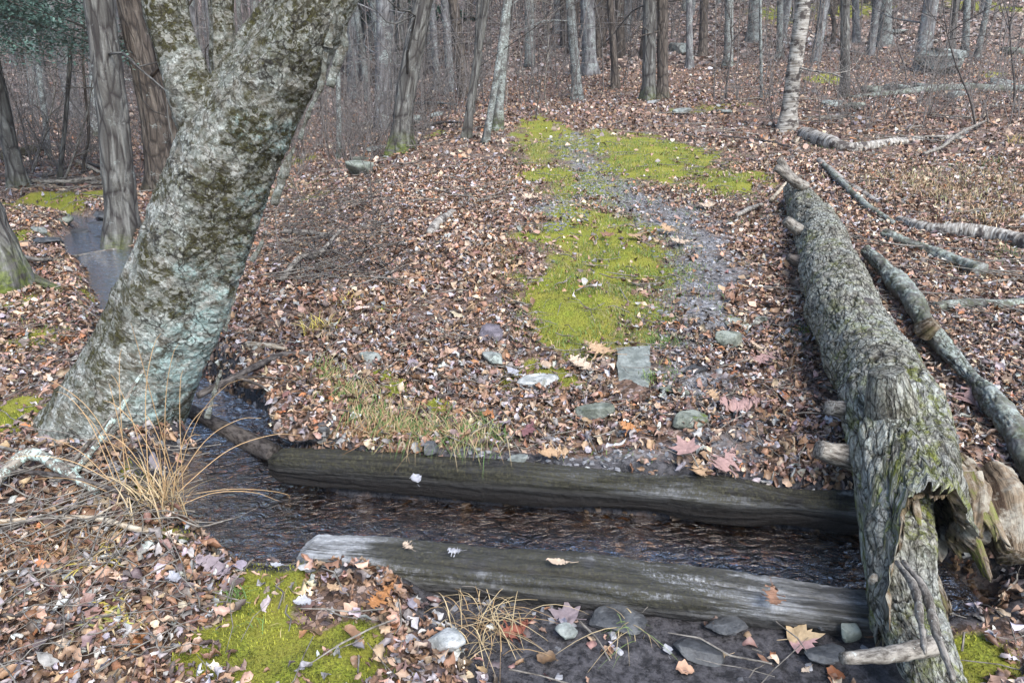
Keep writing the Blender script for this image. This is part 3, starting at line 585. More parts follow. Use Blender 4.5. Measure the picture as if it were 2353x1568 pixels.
timber("timber_beam", (-.78, 2.13), (1.42, 1.79), .168, .16, (.03, .02), "weathered squared timber with pale streaks on the near side of the stream", 3,
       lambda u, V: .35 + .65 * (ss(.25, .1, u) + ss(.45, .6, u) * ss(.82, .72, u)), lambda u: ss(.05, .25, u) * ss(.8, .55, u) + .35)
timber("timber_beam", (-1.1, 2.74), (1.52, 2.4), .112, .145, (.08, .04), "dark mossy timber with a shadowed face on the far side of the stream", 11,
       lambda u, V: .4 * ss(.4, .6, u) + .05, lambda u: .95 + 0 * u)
# ---------------------------------------------------------------- the leaning birch
def build_birch():
    loc = (TREE_BASE[0], TREE_BASE[1], float(H(*TREE_BASE)))
    rt = root("leaning_birch", loc, "huge leaning birch with flaking mossy bark and teal lichen beside the stream", "tree")
    Yb = 3.1
    def w(px, py, dy=0): return Wp(px, py, Yb + dy)
    blobs = [(500, 470, .2), (470, 560, .13), (540, 300, .13), (450, 230, .07), (600, 60, .16), (650, 130, .1), (560, 380, .12), (430, 600, .1), (390, 700, .09), (330, 430, .1), (640, 20, .14), (300, 690, .1), (250, 760, .12), (440, 440, .1), (560, 150, .07), (590, 560, .06), (200, 830, .12), (350, 1010, .08)]
    teal = [(440, 850, .22), (400, 980, .2), (500, 720, .14), (560, 620, .12), (590, 500, .1), (380, 1040, .15), (560, 300, .08), (430, 620, .06), (640, 330, .08), (470, 780, .15)]
    bp = [(w(a, b, -.25), q) for a, b, q in blobs]; tp = [(w(a, b, -.22), q) for a, b, q in teal]
    def colour(V, cr):
        c = np.zeros((len(V), 3)); n = fbm(V * 5, 3, 61) * .06
        for (p, q) in bp: c[:, 0] = np.maximum(c[:, 0], ss(q * 2., q * .2, np.hypot(V[:, 0] - p[0], V[:, 2] - p[2]) + n))
        for (p, q) in tp: c[:, 1] = np.maximum(c[:, 1], ss(q * 1.6, q * .6, np.hypot(V[:, 0] - p[0], V[:, 2] - p[2]) + n))
        c[:, 0] = np.maximum(c[:, 0], .6 + .8 * fbm(V * 3.2, 3, 62) + .12 * ss(.15, -.2, V[:, 0] - np.interp(V[:, 2], [0, 1., 2.], [-1.75, -1.3, -.9]))); c[:, 1] = np.maximum(c[:, 1], .25); c[:, 2] = cr; return c
    def mk(pts, rad, sides, n, flare, seed, amp=1.):
        st = {}
        def disp(bc, t, s, p, rad_):
            q = p + .05 * np.stack([fbm(p * 3, 2, seed), fbm(p * 3, 2, seed + 1), fbm(p * 3, 2, seed + 2)], -1)
            F1, F2 = worley(q * np.array([9, 9, 5.]), seed); crk = ss(.07, .0, F2 - F1) * ss(.1, .3, fbm(p * 2.5, 3, seed + 7))
            d = .018 * fbm(p * 4, 4, seed + 3) + .011 * fbm(p * 18, 4, seed + 4) + .006 * fbm(p * 70, 2, seed + 5) - .012 * crk
            lump = .045 * fbm(np.stack([np.cos(t) * 1.6, np.sin(t) * 1.6, s * .7], -1), 2, seed + 9)
            st['c'] = crk
            # long diagonal plate seam on the right flank
            return amp * (d + lump)
        V, F, bc = tube(pts, rad, sides, n, disp=disp, prof=flare, cap=True); cr = np.r_[st['c'].ravel() * .75, 0, 0]
        mb = MB(); mb.add(V, F, colour(V, cr), bc); return mb
    pts = [w(205, 1130, .05), w(250, 1010), w(345, 800), w(412, 650), w(464, 500), w(522, 350), w(600, 200), w(718, 0), w(800, -200, .05), w(930, -500, .2), w(1000, -900, .5), w(1050, -1500, .9)]
    rad = [.35, .30, .24, .225, .215, .2, .162, .138, .13, .11, .09, .03]
    def flare(t, s):
        k = ss(.14, 0, s); roots = .5 + .5 * np.cos(3 * t + 1.1) + .3 * np.cos(5 * t)
        return 1 + k * (.05 + .24 * roots * np.clip(k, 0, 1))
    part("trunk", mk(pts, rad, 230, 620, flare, 101), M['birch'], rt, loc)
    part("stem", mk([w(520, 380, .08), w(450, 240, .0), w(402, 100, -.02), w(376, 0, -.02), w(350, -250), w(320, -600, .2), w(300, -1100, .4)], [.14, .1, .082, .084, .075, .06, .02], 110, 300, None, 131, .45), M['birch'], rt, loc, label="paler left stem of the fork")
    part("stem", mk([w(575, 330, .18), w(518, 180, .22), w(510, 60, .24), w(507, -60, .25), w(505, -300, .3), w(470, -700, .4), w(460, -1100, .5)], [.1, .06, .054, .054, .05, .045, .02], 90, 240, None, 151, .4), M['birch'], rt, loc, label="slim upright stem in the fork")
    # loose bark strips on the right flank
    st = [([(805, 60), (800, 110), (783, 150), (770, 200)], .02), ([(760, 120), (750, 190), (725, 250), (700, 320)], .016), ([(690, 330), (668, 380), (655, 430), (640, 470)], .02), ([(622, 500), (612, 560), (590, 600)], .012), ([(560, 640), (545, 700), (528, 760)], .014), ([(520, 850), (505, 900), (488, 960)], .012), ([(790, 10), (775, 60), (765, 110)], .018)]
    for i, (q, wd) in enumerate(st):
        mb = MB(); pp = [w(a - 12, b, -.08) for a, b in q]; wd *= .8
        V, F, bc = tube(pp, [wd * .3] + [wd] * (len(pp) - 1), 12, 40, prof=lambda t, s: .35 + .65 * np.abs(np.sin(t)), disp=lambda bc, t, s, p, rad_: .01 * fbm(p * 30, 3, 5) + .01 * fbm(p * 8, 2, 6))
        mb.add(V, F, np.tile([.1, .3, .15], (len(V), 1)), bc); part("bark_strip", mb, M['birch'], rt, loc)
build_birch()
# ---------------------------------------------------------------- fallen log
def logdisp(seed, amp=1., st=None):
    def f(bc, t, s, p, rad):
        q = np.stack([bc[..., 0] * 26, bc[..., 1] * 26, bc[..., 2] * 9.], -1) + 1.3 * np.stack([fbm(bc * 5, 2, seed), fbm(bc * 5, 2, seed + 1), fbm(bc * 5, 2, seed + 2)], -1)
        F1, F2 = worley(q, seed); cr = ss(.13, .0, F2 - F1) * ss(-.35, .15, fbm(p * 9, 3, seed + 6))
        if st is not None: st['c'] = cr
        return amp * (-.011 * cr + .009 * fbm(p * 30, 4, seed + 3) + .035 * fbm(p * 3, 3, seed + 4) + .018 * fbm(np.stack([bc[..., 0] * 14, bc[..., 1] * 14, bc[..., 2] * 2.5], -1), 3, seed + 8))
    return f
def barktube(pts, rad, sides, n, seed, amp=1., mossf=None, prof=None):
    st = {}; V, F, bc = tube(pts, rad, sides, n, disp=logdisp(seed, amp, st), prof=prof)
    c = np.zeros((len(V), 3)); c[:, 2] = np.r_[st['c'].ravel() * 1.1, 0, 0]; c[:, 0] = .35 if mossf is None else mossf(V); mb = MB(); mb.add(V, F, c, bc); return mb
def lz(x, y, h): return (x, y, float(base(x, y)) + h)
def build_log():
    loc = lz(1.9, 3.4, 0)
    rt = root("fallen_log", loc, "massive fallen trunk with scaly bark and yellow moss along the right of the trail", "log")
    rrn = np.random.default_rng(15)
    mossf = lambda V: np.clip(.12 + .75 * ss(4.5, 2.3, V[:, 1]) * ss(-.1, .25, fbm(V * 5, 3, 8)) + .45 * ss(.1, .35, fbm(V * 4, 3, 9)), 0, 1)
    pts = [lz(3.06, 7.5, .15), lz(2.78, 6.4, .17), lz(2.48, 5.4, .19), lz(2.03, 4.0, .21), lz(1.67, 2.75, .23), lz(1.54, 2.3, .22), lz(1.42, 1.99, .18)]
    rads = [.12, .165, .19, .2, .19, .172, .15]; SD, NR = 170, 700
    mb = barktube(pts, rads, SD, NR, 201, 1., mossf); V = mb.V[0]; G = V[:NR * SD].reshape(NR, SD, 3); C0, _, _ = smoothpath(pts, rads, NR)
    axd = C0[-1] - C0[-30]; axd /= np.linalg.norm(axd); th = np.arange(SD) / SD * 2 * PI
    rad0 = G[-1] - C0[-1]; lf_ = ss(.0, .16, -(rad0[:, 0] * .9 + rad0[:, 2] * .25))
    jag = .1 * fbm(np.stack([np.cos(th) * 2.5, np.sin(th) * 2.5, 0 * th], -1), 2, 3) + .045 * fbm(np.stack([np.cos(th) * 12, np.sin(th) * 12, 0 * th], -1), 2, 7) + .012 * rrn.uniform(-1, 1, SD) + .42 * lf_
    wgt = ss(.86, 1, np.linspace(0, 1, NR)); dn = axd + np.array([-.02, -.1, -.35]); dd_ = axd[None] * (1 - lf_[:, None]) + dn[None] * lf_[:, None]; G += (wgt[:, None] * jag[None])[..., None] * dd_[None]
    G += (ss(.93, 1, np.linspace(0, 1, NR))[:, None] * (.03 * fbm(G * 14, 2, 9)))[..., None] * np.array([1., 0, .6])
    mb.F[1] = mb.F[1][:SD]; mb.F = [f for f in mb.F]; mb.F[2] = mb.F[2][:0]; mb.F = [f for f in mb.F if len(f)]
    part("trunk", mb, M['log'], rt, loc)
    K = 150; O = G[-K:]; Cc = C0[-K:, None]; inn = Cc + (O - Cc) * (.72 + .2 * fbm(O * 11, 3, 12)[..., None]) - axd * .012; inn[-1] -= (.03 + .02 * rrn.uniform(size=SD))[:, None] * axd
    W = np.concatenate([inn, G[-1:]], 0); q = MB(); q.add(W.reshape(-1, 3), quads(K + 1, SD, True)[:, ::-1], np.tile([.15, 0, 0], ((K + 1) * SD, 1)), np.stack([W[..., 0], W[..., 2], W[..., 1]], -1).reshape(-1, 3))
    j_ = np.arange(SD); q.add(np.vstack([inn[0], Cc[0]]), np.stack([j_, (j_ + 1) % SD, np.full(SD, SD)], -1)); part("rotten_core", q, M['rot'], rt, loc)
    # long slab of bark continuing to the near end
    mb = barktube([lz(1.5, 2.3, .2), lz(1.35, 2.0, .15), lz(1.25, 1.75, .09), lz(1.19, 1.5, .05), lz(1.16, 1.2, .02)], [.11, .11, .1, .085, .06], 80, 260, 211, .8, mossf, lambda t, s: .72 + .28 * np.abs(np.sin(t)))
    part("bark_slab", mb, M['log'], rt, loc)
    def plank(a, b, wd_, th_, seed_, mossy_):
        a = np.array(lz(*a)); b = np.array(lz(*b)); m = (a + b) / 2 + rrn.normal(size=3) * .012
        V, F, bc = tube([a, m, b], [wd_, wd_ * .9, wd_ * .55], 36, 90, prof=lambda t, s: 1 / np.sqrt(np.sin(t + seed_)**2 + (np.cos(t + seed_) * wd_ / th_)**2), disp=lambda bc, t, s, p, rad: .5 * th_ * fbm(np.stack([bc[..., 0] * 120, bc[..., 1] * 120, bc[..., 2] * 7], -1), 3, seed_) + .012 * fbm(p * 16, 2, 4))
        n_ = 90; Gp = V[:n_ * 36].reshape(n_, 36, 3); d = (b - a) / np.linalg.norm(b - a); Gp += (ss(.7, 1, np.linspace(0, 1, n_))[:, None] * .06 * fbm(np.stack([Gp[..., 0] * 50, Gp[..., 1] * 50, Gp[..., 2] * 50], -1), 2, 3))[..., None] * d
        q = MB(); q.add(V, F, np.tile([mossy_, 0, 0], (len(V), 1)), bc); part("splinter", q, M['rot'], rt, loc)
    for k_, (a, b, w0, t0, mo_) in enumerate([((1.42, 2.12, .3), (1.36, 1.72, .08), .04, .012, .5), ((1.62, 2.14, .2), (1.6, 1.9, .08), .035, .012, .9), ((1.68, 2.18, .3), (1.68, 1.97, .16), .04, .014, .6), ((1.38, 2.05, .2), (1.31, 1.62, .04), .03, .01, .2)]): plank(a, b, w0, t0, k_ + 1, mo_)
    rr = np.random.default_rng(5)
    # two curving bleached roots at the near end
    for pp, rd in [([(2060, 1290), (2100, 1350), (2115, 1430), (2125, 1500)], [.006, .012, .009, .005]), ([(2075, 1290), (2125, 1360), (2150, 1450), (2190, 1560)], [.006, .013, .011, .006])]:
        q = MB(); addtube(q, [Wp(a, b, 1.72 - .18 * k_) for k_, (a, b) in enumerate(pp)], rd, 10, 50, disp=lambda bc, t, s, p, rad: .005 * fbm(p * 30, 3, 2)); part("bleached_root", q, M['stick'], rt, loc)
    # branch stubs: (pixel root, pixel tip, Y root, Y tip, radius, material)
    for (a, b, Ya, Yb_, r0, r1, mt, lb) in [((2052, 965), (2036, 852), 2.5, 2.5, .09, .066, 'log', "thick sawn stub on top of the trunk"), ((1975, 955), (1905, 935), 2.72, 2.66, .04, .033, 'stick', "cylindrical grey stub on the left flank"),
        ((1985, 1062), (1880, 1032), 2.5, 2.47, .05, .036, 'stick', "long bark covered stub on the left flank"), ((2150, 1480), (1935, 1510), 1.52, 1.42, .022, .014, 'stick', "bare tan branch stub at the near end"), ((2060, 1320), (2005, 1335), 1.85, 1.8, .02, .014, 'stick_tan', None),
        ((1835, 425), (1790, 365), 6.9, 6.95, .045, .035, 'stick', "twin grey stub at the far end"), ((1850, 430), (1782, 385), 6.8, 6.75, .045, .035, 'stick', None), ((1835, 530), (1805, 505), 5.5, 5.5, .045, .04, 'stick', None), ((1850, 600), (1810, 590), 5., 5., .045, .03, 'stick_dark', None),
        ((1985, 760), (1985, 690), 3.62, 3.6, .05, .045, 'stick_dark', "dark broken stub with bare wood"), ((2010, 850), (2000, 815), 2.95, 3.0, .04, .035, 'rot', None), ((1930, 690), (1905, 670), 3.9, 3.85, .02, .012, 'stick_tan', None), ((2120, 760), (2150, 740), 3.75, 3.7, .05, .04, 'rot', "pale split stub between the two trunks")]:
        A, B = Wp(*a, Ya), Wp(*b, Yb_); q = MB()
        V, F, bc = tube([A, (A + B) / 2 + rr.normal(size=3) * .008, B], [r0 * 1.2, r0, r1], 28, 40, disp=lambda bc, t, s, p, rad: .007 * fbm(p * 22, 3, 3))
        q.add(V, F, np.tile([.15, 0, .1], (len(V), 1)), bc); part("branch_stub", q, M[mt], rt, loc, label=lb)
build_log()
def rot_chunk(pts, rads, label, seed):
    mb = MB(); V, F, bc = tube(pts, rads, 90, 200, disp=lambda bc, t, s, p, rad: .035 * fbm(np.stack([bc[..., 0] * 22, bc[..., 1] * 22, bc[..., 2] * 4], -1), 4, seed) + .03 * fbm(p * 8, 3, seed + 1) + .006 * fbm(p * 60, 2, 3)); c = np.zeros((len(V), 3)); c[:, 0] = .55 * ss(-.1, .25, fbm(V * 6, 3, 4)); mb.add(V, F, c, bc)
    thing("rotten_wood_chunk", mb, M['rot'], tuple(pts[0]), label, "wood chunk")
rot_chunk([Wp(2260, 1090, 2.3), Wp(2300, 1170, 2.15), Wp(2330, 1280, 1.98)], [.07, .1, .05], "mossy crumbling wood chunk lying at the right edge beside the hollow log end", 21)
rot_chunk([Wp(2200, 1060, 2.38), Wp(2235, 1130, 2.2), Wp(2240, 1240, 2.02)], [.05, .075, .03], "brown rotten wood chunk between the hollow log end and the mossy chunk", 22)
def limb(name, pxs, rads, mat, label, cat, sides=24, n=160, amp=.5, lift=0., group=None, seed=300, moss=.3):
    pts = []; rads = [q_ * .75 for q_ in rads] if name != 'fallen_tree' else rads
    for (a, b), rd in zip(pxs, rads): p = P(a, b); p[2] += rd * .7 + lift; pts.append(p)
    loc = tuple(pts[0]); mb = barktube(pts, rads, sides, n, seed, amp, lambda V: np.full(len(V), moss))
    return thing(name, mb, M[mat], loc, label, cat, group)
limb("fallen_tree", [(1985, 600), (2075, 700), (2130, 790), (2215, 890), (2300, 1000), (2370, 1120), (2450, 1230)], [.045, .07, .065, .045, .055, .06, .07], 'bark_pale', "second grey fallen trunk lying close behind the massive log", "log", 70, 380, .8, .05, seed=303)
limb("fallen_birch", [(1845, 318), (1900, 335), (1960, 345), (2060, 330), (2160, 322), (2230, 318)], [.17, .15, .11, .1, .08, .05], 'birch_w', "white barked fallen birch trunk at the foot of the standing birch", "log", 30, 140, .6, -.03)
limb("fallen_tree", [(1955, 228), (2060, 220), (2150, 212), (2250, 210), (2345, 212), (2420, 216)], [.05, .08, .1, .09, .09, .07], 'bark_pale', "long thin pale trunk lying across the slope below the layered boulder", "log", 14, 80, .3)
limb("rotten_log", [(2060, 510), (2130, 535), (2220, 545), (2290, 555), (2400, 580)], [.05, .07, .1, .1, .09], 'birch_w', "crumbling black and white birch log on the right slope", "log", 30, 160, .8, seed=310)
limb("rotten_log", [(2030, 545), (2090, 572), (2160, 600), (2245, 640)], [.07, .07, .08, .09], 'bark_pale', "short dark log with a torn birch end right of the massive log", "log", 30, 120, .8, seed=311)
limb("fallen_branch", [(2145, 712), (2220, 706), (2300, 708), (2400, 700)], [.045, .05, .05, .05], 'bark_pale', "smooth pale branch running off the right side behind the second trunk", "branch", 20, 80, .2, seed=312)
limb("fallen_branch", [(1880, 372), (1940, 425), (1990, 455), (2020, 470)], [.05, .055, .05, .03], 'birch_w', "lichened branch lying behind the far end of the massive log", "branch", 18, 80, .4, seed=313)
limb("fallen_branch", [(1890, 385), (1980, 475), (2050, 520)], [.04, .05, .03], 'bark_pale', "mossy grey branch running down beside the massive log", "branch", 18, 80, .4, seed=314, lift=.02)
limb("fallen_branch", [(985, 545), (1010, 515), (1040, 495)], [.05, .06, .06], 'birch_w', "short white birch piece lying on leaves left of the trail", "branch", 20, 60, .5, seed=315)
limb("sunken_log", [(440, 985), (500, 1020), (570, 1060), (640, 1095)], [.05, .055, .065, .06], 'stick_dark', "wet black log lying in the pool against the far timber", "log", 26, 100, .25, .1, seed=316)
limb("fallen_log", [(0, 372), (60, 360), (100, 345)], [.16, .15, .1], 'bark_brown', "dark rotting log half buried in the leaves at far left", "log", 20, 60, .6, seed=317)
# ---------------------------------------------------------------- standing trees placed by hand
def treepoints(bx, by, tx, ty, wpx, curve=0., hgt=11., flare=True):
    b, t = PT(bx, by); rr = wpx * .86 * PXM * t / 2; top = Wp(tx, ty, b[1])
    d = top - b; k = hgt / max(d[2], .5); pts = []; f = [0, .04, .12, .3, .55, .8, 1]
    e = b + d * k
    for q in f: p = b + (e - b) * q; p = p + np.array([curve * math.sin(q * k * PI) * .3 if q * k < 1 else 0, 0, 0]); pts.append(p)
    pts[0][2] = float(H(b[0], b[1])) - .12
    rad = [rr * (1.45 if flare else 1.1), rr * 1.08, rr, rr * .9, rr * .75, rr * .5, rr * .12]
    return pts, rad, b
def branches(pts, rr, seed, n, zlo, zhi, mb=None, L=(1.2, 3.2)):
    r_ = np.random.default_rng(seed); mb = mb or MB(); P_ = np.array(pts)
    for i in range(n):
        z = r_.uniform(zlo, zhi); h = P_[0][2] + z
        if h > P_[-1][2] - .2: continue
        c = np.array([np.interp(h, P_[:, 2], P_[:, k]) for k in (0, 1, 2)]); a = r_.uniform(0, 2 * PI); ln = r_.uniform(*L); el = r_.uniform(-.1, .7)
        d = np.array([math.cos(a) * math.cos(el), math.sin(a) * math.cos(el), math.sin(el)]); q = [c]
        for s in range(4): d = d + r_.normal(size=3) * .22; d /= np.linalg.norm(d); q.append(q[-1] + d * ln / 4)
        r0 = min(max(rr * .16, .006), .03) * r_.uniform(.6, 1.2); addtube(mb, q, [r0, r0 * .8, r0 * .6, r0 * .4, r0 * .15], 5, 9, cap=False)
        for s in range(3):
            st = q[r_.integers(1, 4)]; d2 = d + r_.normal(size=3) * .6; d2 /= np.linalg.norm(d2); m1 = st + d2 * ln * .2 + r_.normal(size=3) * .04
            addtube(mb, [st, m1, m1 + (d2 + r_.normal(size=3) * .4) * ln * .2], [r0 * .4, r0 * .3, r0 * .1], 4, 6, cap=False)
    return mb
def cols(V, b, moss, top=.5):
    c = np.zeros((len(V), 3)); c[:, 0] = np.clip(ss(b[2] + top, b[2], V[:, 2]) * moss, 0, 1); return c
TREES = [  # base px,py, top px,py, width px, bark, curve, moss, extra branches low, label, extra stems
 (283, 562, 225, 0, 72, 'bark_grey', .1, .5, 2, "knotted straight grey trunk rooted at the upper stream left of the birch"),
 (375, 440, 293, 0, 62, 'bark_brown', .2, .2, 2, "ridged brown trunk close behind the leaning birch"),
 (405, 420, 345, 0, 42, 'bark_brown', .2, .2, 1, "slimmer dark trunk touching the ridged brown trunk behind the birch"),
 (45, 432, -5, 200, 36, 'bark_grey', 0., .3, 1, "leaning grey trunk on the leaves at the left edge of the photo"),
 (228, 312, 215, 0, 36, 'bark_pale', 0., .5, 2, "pale trunk half hidden behind the knotted trunk at left"),
 (920, 352, 978, 0, 50, 'bark_grey', -.25, 1., 2, "thick leaning trunk with mossy foot left of the trail"),
 (914, 215, 925, 0, 26, 'bark_grey', 0., 0, 1, "straight trunk standing directly behind the leaning mossy footed trunk"),
 (1070, 322, 1116, 0, 21, 'bark_grey', 0., .2, 1, "left and darkest stem of the slim cluster beside the trail"),
 (1112, 330, 1160, 0, 16, 'bark_pale', .15, .2, 1, "middle crooked pale stem of the slim cluster beside the trail"),
 (1142, 300, 1166, 0, 22, 'bark_pale', 0., .7, 1, "right lichened stem of the slim cluster beside the trail"),
 (1085, 262, 1100, 0, 12, 'bark_grey', 0., 0, 2, "thin dark stem just behind the slim cluster"),
 (1036, 212, 1021, 0, 22, 'bark_far', 0., 0, 1, "straight blue grey trunk behind the slim cluster, left one of a pair"),
 (1066, 222, 1040, 0, 28, 'bark_brown', .1, 0, 1, "brown trunk with flared foot just left of the slim cluster"),
 (1327, 228, 1309, 0, 24, 'bark_pale', 0., 0, 2, "pale trunk at the left edge of the trail crest"),
 (1355, 170, 1348, 0, 36, 'bark_far', 0., 0, 1, "broad blue grey trunk behind the trail crest"),
 (1415, 203, 1401, 0, 18, 'bark_brown', 0., 0, 2, "narrow dark trunk at the trail crest left of the double trunk"),
 (1490, 232, 1492, 0, 34, 'bark_grey', 0., .6, 1, "left half of the big double trunk beside the trail crest"),
 (1522, 228, 1522, 0, 28, 'bark_brown', 0., .3, 1, "right half of the big double trunk beside the trail crest"),
 (812, 228, 808, 0, 30, 'bark_far', 0., 0, 1, "blue grey trunk just right of the leaning birch"),
 (778, 366, 775, 120, 13, 'bark_pale', .05, .5, 3, "slender pale young tree right of the leaning birch"),
 (1004, 205, 992, 0, 18, 'bark_far', 0., 0, 1, "slim grey trunk between the leaning trunk and the blue grey pair"),
 (1808, 300, 1850, 0, 37, 'birch_w', -.1, .2, 1, "peeling birch trunk standing above the fallen white birch"),
 (1941, 228, 1941, 0, 22, 'bark_grey', 0., .2, 1, "straight smooth trunk standing right of the peeling birch"),
 (1749, 231, 1747, 60, 8, 'bark_pale', 0., 0, 2, "very thin pale sapling stem left of the peeling birch"),
 (1726, 97, 1732, 0, 27, 'bark_pale', .1, 0, 1, "pale leaning trunk on the slope above the thin pale sapling"),
 (1790, 131, 1792, 0, 16, 'bark_pale', 0., 0, 1, "pale slim trunk between the peeling birch and the slope trunks"),
 (1584, 158, 1583, 0, 17, 'bark_far', 0., 0, 1, "grey trunk second to the right of the double trunk"),
 (1614, 128, 1618, 0, 21, 'bark_brown', 0., 0, 1, "brown trunk with dark foot right of the double trunk"),
 (1673, 153, 1675, 0, 22, 'bark_pale', 0., .4, 1, "pale trunk with mossy foot midway between double trunk and birch"),
 (1967, 98, 1965, 0, 17, 'bark_far', 0., 0, 1, "grey trunk uphill just right of the smooth trunk"),
 (2008, 88, 2012, 0, 18, 'bark_far', 0., 0, 1, "grey trunk touching the broad uphill trunk at right"),
 (2031, 106, 2034, 0, 31, 'bark_pale', 0., 0, 1, "broad pale trunk uphill between smooth trunk and layered boulder"),
 (1911, 102, 1900, 0, 12, 'bark_brown', .5, 0, 1, "crooked dark stem uphill left of the smooth trunk"),
 (2183, 118, 2195, 0, 18, 'bark_grey', 0., 0, 2, "left stem of the clump behind the layered boulder"),
 (2216, 130, 2222, 0, 16, 'bark_pale', 0., 0, 2, "middle stem of the clump behind the layered boulder"),
 (2243, 134, 2272, 0, 15, 'bark_pale', 0., 0, 2, "right leaning stem of the clump behind the layered boulder"),
 (110, 365, 70, 60, 14, 'bark_pale', .2, .4, 3, "slender pale stem in the woods near the left edge"),
 (135, 415, 165, 60, 11, 'bark_grey', .1, .2, 3, "thin crooked stem beside the driftwood at left"),
 (185, 400, 190, 180, 7, 'bark_brown', .4, 0, 2, "thin dark curved stem left of the knotted trunk"),
]
for i, (bx, by, tx, ty, wd, bark, cv, moss, nb, lab) in enumerate(TREES):
    pts, rad, b = treepoints(bx, by, tx, ty, wd, cv, 11 if wd > 15 else 6); loc = (b[0], b[1], float(H(b[0], b[1])))
    near = b[1] < 16; sides, n = (64, 260) if near else (28, 110)
    rt = root("bare_tree", loc, lab, "tree")
    k3 = 2 + i % 3
    def prof(t, s, k3=k3): return 1 + ss(.06, 0, s) * (.12 + .22 * np.cos(k3 * t + i))
    def disp(bc, t, s, p, rad_):
        q = np.stack([bc[..., 0] * 26, bc[..., 1] * 26, bc[..., 2] * 3.2], -1); a_ = rad_ * .09
        return a_ * (fbm(q, 3, 400 + i) + 1.1 * fbm(p * 2.2, 3, 5 + i)) * (1. if bark != 'bark_pale' else .6)
    V, F, bc = tube(pts, rad, sides, n, disp=disp, prof=prof); q = MB(); q.add(V, F, cols(V, b, moss, .45 if moss > .5 else .25), bc); part("trunk", q, M[bark], rt, loc)
    for j in range(nb): part("branch", branches(pts, rad[2], 500 + i * 9 + j, 1 if near else 1, .8, 3.2), M[bark], rt, loc)
    part("crown", branches(pts, rad[2] * 2, 900 + i, 14, 4.2, 10, L=(1.5, 4.)), M['stick_dark'], rt, loc)
# knots on the first trunk
# base of a big tree at the extreme left
def edge_tree():
    b = P(8, 665); loc = tuple(b); rt = root("bare_tree", loc, "dark root flare of a big trunk cut off by the left edge", "tree")
    e = Wp(-40, 500, b[1] + .05); q = MB(); V, F, bc = tube([b - np.array([.05, 0, .1]), Wp(0, 610, b[1]), e, Wp(-90, 300, b[1]), Wp(-180, -300, b[1]), Wp(-250, -1200, b[1])], [.3, .2, .17, .16, .13, .04], 60, 240, disp=lambda bc, t, s, p, rad: .02 * fbm(p * 9, 4, 3) + .03 * fbm(p * 2.5, 2, 4))
    q.add(V, F, cols(V, b, 1., .5), bc); part("trunk", q, M['bark_grey'], rt, loc)
    q = MB(); V, F, bc = tube([P(30, 640, .08), P(90, 655, .03), P(150, 668, .0), P(230, 672, -.03)], [.09, .045, .03, .015], 16, 60, disp=lambda bc, t, s, p, rad: .008 * fbm(p * 14, 3, 3)); q.add(V, F, np.tile([.6, 0, 0], (len(V), 1)), bc); part("root", q, M['bark_grey'], rt, loc)
edge_tree()
# ---------------------------------------------------------------- far woods
protos_far = []
for k in range(7):
    hh = 15; r_ = np.random.default_rng(40 + k); ln = r_.normal(size=2) * .35
    pts = [np.array([ln[0] * q * q + .15 * math.sin(q * 5 + k), ln[1] * q * q, q * hh - .3]) for q in (0, .04, .12, .3, .55, .8, 1)]
    rr = .16; q = MB(); addtube(q, pts, [rr * 1.5, rr * 1.1, rr, rr * .88, rr * .7, rr * .45, .02], 12, 26, disp=lambda bc, t, s, p, rad: rad * .12 * fbm(p * 2.5, 3, k))
    branches(pts, rr, 60 + k, 10, 1.2, 6, q, (1., 2.6)); branches(pts, rr * 1.6, 160 + k, 26, 5, 14, q, (1.5, 4.))
    protos_far.append(q)
far_mesh = {(k, b): mesh("far_tree", protos_far[k], M[b]) for k in range(7) for b in ('bark_far', 'bark_pale', 'bark_brown')}
r = np.random.default_rng(99); placed = []
occupied = [PT(t[0], t[1])[0][:2] for t in TREES]
FARLAB = "slender bare trunk standing in the hazy far woods"
cnt = 0
while cnt < 290:
    y = 20 + 50 * r.uniform()**.9; x = r.uniform(-.82, .82) * y
    if x > .2 * y and y < 34 and r.uniform() < .7: continue
    if min([math.hypot(x - a, y - b) for a, b in placed[-60:] + [tuple(o) for o in occupied]] + [9]) < 1.1: continue
    placed.append((x, y)); cnt += 1
    s = r.uniform(.5, 1.45) * (1 if y < 50 else 1.1); o = link("bare_tree", far_mesh[(int(r.integers(7)), ['bark_far', 'bark_far', 'bark_pale', 'bark_brown'][int(r.integers(4))])])
    o.location = (x, y, float(H(x, y))); o.rotation_euler = (r.normal() * .04, r.normal() * .04, r.uniform(0, 6.28)); o.scale = (s, s, max(.8, s))
    tag(o, FARLAB, "tree", "trees of the far woods")
